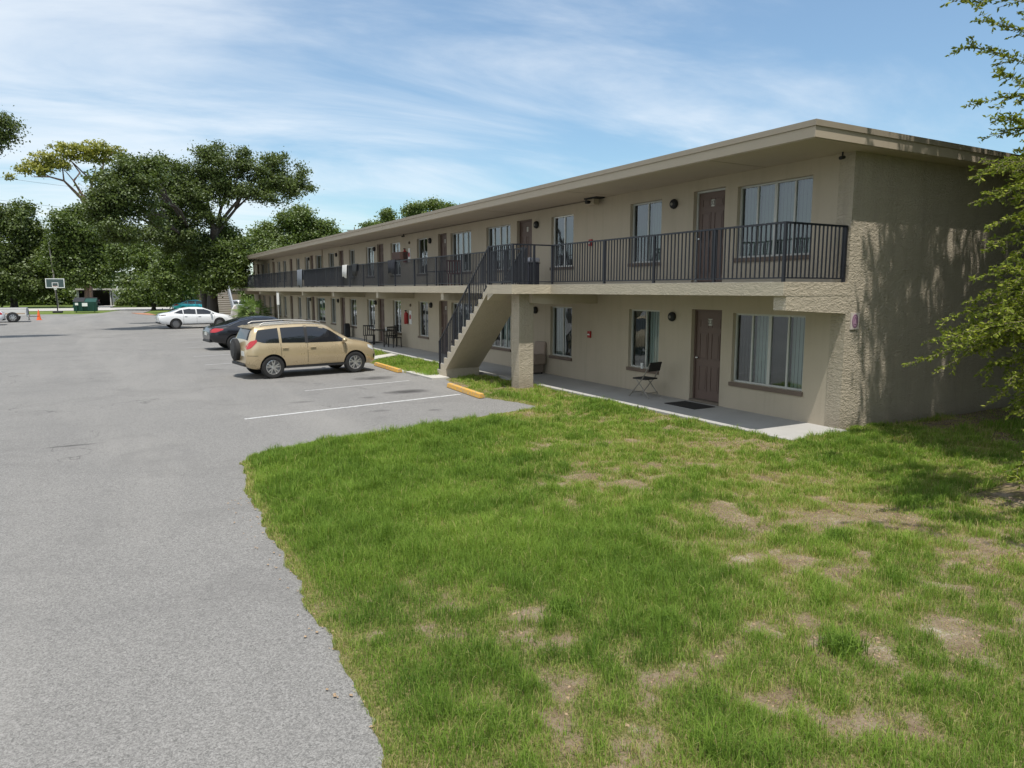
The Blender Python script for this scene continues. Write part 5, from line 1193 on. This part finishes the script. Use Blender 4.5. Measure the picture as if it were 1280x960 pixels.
# others
T = [('broadleaf_tree', 'dark leafy tree at the left edge behind the pickup', 'tree', (18, 130), (14, 330), .45, ((12,285,130,26,24),(35,300,130,22,26),(8,325,130,30,30),(40,335,130,22,26),(28,266,130,12,12),(18,352,128,30,20),(50,356,128,14,16),(48,290,130,10,12),(-5,275,130,16,20),(-15,350,128,20,25)), 34000, .24, 0, .7, .42, None),
     ('broadleaf_tree', 'rounded green tree with a reddish trunk between the hoop and the bungalow', 'tree', (109, 126), (108, 345), .34, ((95,287,126,32,24),(125,300,126,26,26),(75,305,126,20,24),(100,325,126,34,24),(82,272,126,14,10),(140,326,126,20,20),(118,275,126,18,13),(92,346,125,24,12),(70,330,125,14,18),(125,346,125,22,12),(105,264,126,14,9)), 36000, .22, 1, .7, .30, M_barkr),
     ('broadleaf_tree', 'drooping green tree over the street right of the bungalow', 'tree', (192, 106), (190, 345), .24, ((170,316,106,28,18),(195,328,106,28,22),(205,352,105,26,22),(190,352,105,22,20),(150,316,107,12,14),(225,345,105,20,20),(190,368,105,26,12),(215,372,105,20,10)), 30000, .19, 1, .6, .36, None),
     ('broadleaf_tree', 'bright bushy tree in front of the dark oak above the white sedan', 'tree', (228, 92), (226, 345), .20, ((215,318,92,20,16),(205,346,92,18,14),(232,336,92,20,20),(205,334,92,16,12),(222,358,92,22,12),(240,318,92,14,16),(208,368,92,14,8)), 17000, .16, 1, .55, .40, None),
     ('oak_tree', 'dark trunked oak hiding the far end of the building', 'tree', (267, 64), (265, 345), .38, ((278,308,63,24,16),(262,325,63,22,18),(290,326,62,18,18),(252,342,64,14,16),(276,344,62,24,13),(296,342,61,10,11),(296,306,62,12,12),(250,306,64,14,12),(268,355,62,16,8),(302,322,61,9,10),(300,350,61,7,6),(240,330,64,10,14),(284,290,63,14,8)), 36000, .12, 1, .45, .33, None),
     ('broadleaf_tree', 'mid green tree rising over the roof at the far end of the building', 'tree', (355, 100), (360, 330), .4, ((365,282,100,28,18),(390,292,100,22,16),(342,295,100,22,15),(320,302,99,16,16),(408,290,100,12,12),(372,267,100,16,9),(350,308,98,30,14),(420,298,100,6,7),(395,306,100,26,12),(305,310,99,14,14)), 32000, .18, 2, .6, .42, None),
     ('broadleaf_tree', 'pale small tree top peeking over the roof by the far utility pole', 'tree', (462, 84), (462, 310), .3, ((462,283,84,8,5),(484,272,84,10,8),(474,282,84,10,6),(492,284,84,8,7)), 4200, .14, 2, .4, .50, None),
     ('broadleaf_tree', 'tree top over the roof right of the pale small one', 'tree', (535, 72), (535, 300), .3, ((517,259,72,9,10),(545,257,72,12,9),(530,268,72,18,9),(560,259,72,9,5),(510,268,72,7,7)), 7000, .12, 2, .4, .48, None),
     ('broadleaf_tree', 'leafy branch tip of a tree entering at the left edge high up', 'tree', (-90, 46), (-70, 250), .22, ((-25,160,46,24,18),(4,152,46,14,8),(12,172,46,10,6),(18,158,46,8,4),(-60,175,46,30,25),(-5,175,46,12,9)), 9000, .075, 0, .35, .45, None)]
for (nm_, lb, ct, (bx_, bY), (tx_, ty_), rt, bls, n_, sz, lm_, cl_, lvb_, bk_) in T:
    tp = aty(tx_, ty_, bY); make_tree(nm_, lb, ct, gx(bx_, bY), (float(tp[0]), float(tp[1]), float(tp[2])), rt, [blob(*a) for a in bls], n_, sz, (M_leaf_oak, M_leaf_mid, M_leaf_mid)[lm_], bk_, 'tall trees behind the lot' if lm_ != 9 else None, cl_, lvb_)
# woodland reading as one mass far behind
bl = []
for k in range(46):
    x = -110 + k*4.6 + random.uniform(-1.5, 1.5); h_ = random.uniform(5, 9); bl.append((x, 178+random.uniform(-6, 6), h_*.5, 5.5, 4, h_*.62))
V, F, A = leaf_cloud([b[:3] for b in bl], [b[3:] for b in bl], 42000, .42, .35, 1.5, 1.0, .38)
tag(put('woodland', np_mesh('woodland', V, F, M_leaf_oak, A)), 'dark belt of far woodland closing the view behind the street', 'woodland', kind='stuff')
# low hedge and undergrowth under the left trees
bl = [(-24+k*1.15, 150+random.uniform(-1, 1), 1.1, 1.5, 1.3, 1.5+random.random()*1.0) for k in range(22)] + [(5+k*1.3, 128+random.uniform(-1, 1), 1.3, 1.6, 1.4, 1.6+random.random()*.8) for k in range(14)]
V, F, A = leaf_cloud([b[:3] for b in bl], [b[3:] for b in bl], 26000, .26, .35, .6, 1.0, .4)
tag(put('undergrowth', np_mesh('undergrowth', V, F, M_leaf_mid, A)), 'green undergrowth below the dark trees across the street', 'undergrowth', kind='stuff')
# dense unseen trees added past the edges and behind the viewpoint; they dim the end wall and show in the window glass
bl = []
for (x, y, r_) in ((24.5, 5.5, 3.2), (22.5, -1.0, 3.6), (17.5, -6.5, 4.0), (10.5, -9.5, 4.2), (2.5, -13, 4.2), (27, 0, 4.0), (22, -8, 4.5), (-16, 6, 4.0), (-19, 14, 4.2), (-22, 24, 4.5), (-14, -5, 4.2)):
    for q in range(9): bl.append((x+random.uniform(-.6, .6)*r_, y+random.uniform(-.6, .6)*r_, random.uniform(1.0, 9.5), r_*.55, r_*.55, r_*.5))
V, F, A = leaf_cloud([b[:3] for b in bl], [b[3:] for b in bl], 60000, .17, .35, .6, 1.0, .4)
X_, Y_, D_ = project(V); bad = (D_ > 0) & (X_ > -60) & (X_ < 1340) & (Y_ > -60) & (Y_ < 1020)
ok = ~bad.reshape(-1, 4).any(1); V = V.reshape(-1, 4, 3)[ok].reshape(-1, 3); A = A.reshape(-1, 4)[ok].ravel(); F = np.arange(len(V)).reshape(-1, 4)
tag(put('woodland', np_mesh('woodland', V, F, M_leaf_oak, A)), 'unseen trees added to dim the end wall and reflect in the window glass', 'woodland', kind='stuff')
bs_ = [(2.3+k*.9, 137, .5, .7, .5, .55+random.random()*.2) for k in range(5)]
for k, b in enumerate(bs_[:1]):
    V, F, A = leaf_cloud([q[:3] for q in bs_], [q[3:] for q in bs_], 2500, .17, .35, .4, 1.0, .6)
    tag(put('shrub', np_mesh('shrub', V, F, M_leaf_mid, A)), 'low green shrubs along the white bungalow wall', 'shrub')

# palm in the mulch bed
pm = thing('palm', 'spiky fan palm in the bed at the far end of the building', 'palm', (9.75, 57.6, .08))
obj('trunk', MB().tube([(0, 0, -.1), (.03, 0, .4), (0, .02, .85)], [.20, .17, .15], 10), M_bark, pm)
fv = MB()
for k in range(54):
    az = random.uniform(0, 2*math.pi); el = random.uniform(-.25, 1.0); L = random.uniform(1.1, 1.9)
    d = Vector((math.cos(az)*math.cos(el), math.sin(az)*math.cos(el), math.sin(el))); s0 = Vector((0, 0, .85)); pv = s0+d*L*.5
    u_ = d.cross(Vector((0, 0, 1))).normalized(); v_ = d.cross(u_).normalized()
    for j in range(11):
        q = (j-5)/5*1.15; dd = (d*math.cos(q)+u_*math.sin(q)).normalized(); e = pv+dd*L*.6*(1-.25*abs(q)/1.15)+Vector((0, 0, -.12*L*abs(q)-.10)); m_ = pv.lerp(e, .5)+v_*.02; w_ = (u_*math.cos(q)-d*math.sin(q))*.040
        fv.add([tuple(pv), tuple(m_+w_), tuple(e), tuple(m_-w_)], [(0, 1, 2, 3)])
    fv.add([tuple(s0-u_*.015), tuple(s0+u_*.015), tuple(pv+u_*.01), tuple(pv-u_*.01)], [(0, 1, 2, 3)])
me_ = fv.mesh('fronds', M_leaf_palm, fix=False); a_ = me_.attributes.new('lv', 'FLOAT', 'POINT'); a_.data.foreach_set('value', np.clip(RNG.normal(.5, .2, len(me_.vertices)), 0, 1).astype(np.float32))
put('frond', me_, pm)

# near elm at the right: small leaves on long arching sprays
NE = thing('elm_tree', 'small leaved elm with arching sprays hanging in at the right edge', 'tree', (15.2, 3.6, 0))
nb = Vector((15.2, 3.6, 0)); tkm = MB(); tkm.tube([(0, 0, -.2), (-.1, .1, 1.5), (-.3, .2, 3.2), (-.8, .4, 5.0)], [.26, .21, .18, .14], 12)
ntr = obj('trunk', tkm, M_twig, NE, smooth=60)
def vn3(x, y): return float(vnoise(np.array([x]), np.array([y]), 5)[0])
LP = []; LD = []; LS = []; tw = MB()
def spray(a, b, nsub, sublen, leaf, dens, droop=.25):
    """one arching branch from a to b with side twigs, all leafed"""
    a, b = Vector(a), Vector(b); L = (b-a).length; n_ = max(6, int(L/.12)); pts = []
    side = (b-a).cross(Vector((0, 0, 1))).normalized()
    for k in range(n_+1):
        t = k/n_; p = a.lerp(b, t); p.z += droop*L*math.sin(math.pi*t*.9)*.5; p += side*.03*L*math.sin(t*7+a.x*9); pts.append(p)
    tw.tube([tuple(p-nb) for p in pts[::2]], [max(.003, .012*L/2*(1-k/len(pts[::2]))) for k in range(len(pts[::2]))], 4, False)
    def leafs(pp, dens_):
        for i in range(len(pp)-1):
            d = pp[i+1]-pp[i]; m = max(1, int(d.length*dens_)); 
            for j in range(m):
                q = pp[i]+d*random.random(); sd = random.choice((-1, 1)); dn = d.normalized()
                out_ = (dn*.6+Vector((random.uniform(-1, 1), random.uniform(-1, 1), random.uniform(-.6, .7)))).normalized()
                LP.append(q); LD.append(out_); LS.append(leaf*random.uniform(.6, 1.25))
    leafs(pts[n_//4:], dens)
    for k in range(nsub):
        t = random.uniform(.2, .97); i = int(t*n_); p = pts[i]; dd = (pts[min(i+1, n_)]-pts[max(i-1, 0)]).normalized()
        sv = Vector((random.uniform(-1, 1), random.uniform(-1, 1), random.uniform(-.7, .7))); dir_ = (dd*.9+sv*.75).normalized(); l_ = sublen*random.uniform(.4, 1.1)*(1.15-t*.7)
        q = [p+dir_*l_*s_/5+Vector((0, 0, -.10*l_*(s_/5)**2)) for s_ in range(6)]
        tw.tube([tuple(v-nb) for v in q[::2]+[q[-1]]], .0028, 3, False); leafs(q, dens*1.15)
def W2(x, y, Y): return tuple(float(v) for v in aty(x, y, Y))
# sprays seen in the photo: base outside the frame on the right, tip inside
seen = [((1330,95,4.6),(1192,62,5.2)),((1330,120,4.4),(1205,135,4.9)),((1340,150,4.6),(1222,178,5.2)),((1340,20,4.4),(1180,-2,5.2)),((1330,55,4.6),(1215,28,5.2)),((1335,130,4.2),(1240,92,4.6)),((1340,175,4.4),(1228,150,4.6)),
        ((1340,195,4.0),(1208,228,4.3)),((1345,205,4.2),(1222,258,4.6)),((1345,240,4.0),(1262,250,4.4)),((1345,275,4.2),(1226,318,4.5)),((1350,265,4.0),(1232,285,4.3)),((1350,300,4.2),(1258,345,4.4)),
        ((1350,330,4.0),(1218,352,4.3)),((1345,350,4.2),(1205,382,4.5)),((1350,360,4.0),(1175,408,4.6)),((1345,380,4.2),(1150,432,4.8)),((1350,395,4.2),(1135,462,4.8)),((1345,420,4.2),(1190,448,4.6)),((1350,400,4.0),(1230,410,4.3)),
        ((1350,440,4.0),(1222,470,4.4)),((1350,460,4.0),(1235,505,4.3)),((1350,480,4.0),(1258,522,4.3)),((1340,500,3.9),(1262,600,4.2)),((1345,410,3.9),(1160,445,4.4)),((1345,450,4.0),(1250,455,4.2)),((1340,335,3.9),(1240,375,4.2)),((1345,600,3.8),(1262,605,4.0)),
        ((1345,215,3.9),(1236,205,4.2)),((1345,385,3.9),(1215,398,4.2)),((1345,430,4.1),(1205,430,4.5))]
for (bx_, by_, bY), (tx_, ty_, tY) in seen:
    spray(W2(bx_, by_, bY), W2(tx_, ty_, tY), 20, .36, .027, 80, .10)
    if ty_ < 190 and tx_ != 1236: continue
    jx, jy, jd = random.uniform(8, 34), random.uniform(-16, 16), random.uniform(-.3, .5)
    spray(W2(bx_, by_+jy, bY+jd), W2(tx_+jx, ty_+jy, tY+jd), 16, .36, .028, 80, .10)
# rest of the crown, out of frame above and to the right: it shades the end wall and the grass
cnt = 0
while cnt < 6200:
    c_ = Vector((random.uniform(6.5, 21.5), random.uniform(0.6, 7.9), random.uniform(1.0, 11.0)))
    if c_.z < 5 and (c_.x < 12.2 or c_.y > 6.8): continue
    sx, sy = c_.x+.1*c_.z, c_.y+.32*c_.z
    if sx < 13.05-1.4*max(0, 8.2-sy)+random.gauss(0, .35) or sy < 4.0+random.gauss(0, .25)-.25*max(0, sx-12) or sy > 10.4: continue
    zs3 = c_.z-3.0
    if 3.0 < c_.y+.32*zs3 < 6.0 and c_.x+.1*zs3 < 11.6: continue
    if vn3(c_.x*.9, c_.y*.9+c_.z*.5) < .22: continue
    e_ = c_+Vector((random.uniform(-1, 1), random.uniform(-1, 1), random.uniform(-.5, .2)))*1.0
    X_, Y_, D_ = project(np.array([list(c_), list(e_)]))
    if any(D_[i] > 0 and X_[i] < 1360 and Y_[i] > -90 for i in range(2)): continue
    spray(tuple(c_), tuple(e_), 6, .65, .075, 20, .1); cnt += 1
P = np.array([list(p-nb) for p in LP]); D = np.array([list(d) for d in LD]); S_ = np.array(LS)[:, None]; n = len(P)
nr = np.cross(D, RNG.normal(size=(n, 3))); nr[:, 2] = np.abs(nr[:, 2])+.2; nr /= np.linalg.norm(nr, axis=1)[:, None]; sdv = np.cross(D, nr); sdv /= np.linalg.norm(sdv, axis=1)[:, None]
V = np.stack([P, P+D*S_*.9+sdv*S_*.48, P+D*S_*2.0, P+D*S_*.9-sdv*S_*.48], 1).reshape(-1, 3)
lv = np.clip(.45+RNG.normal(0, .18, n)+.10*nr[:, 2], 0, 1)
put('crown', np_mesh('crown', V, np.arange(n*4).reshape(-1, 4), M_leaf_near, np.repeat(lv, 4)), NE)
obj('branches', tw, M_twig, NE, smooth=60)
print('elm leaves', n)
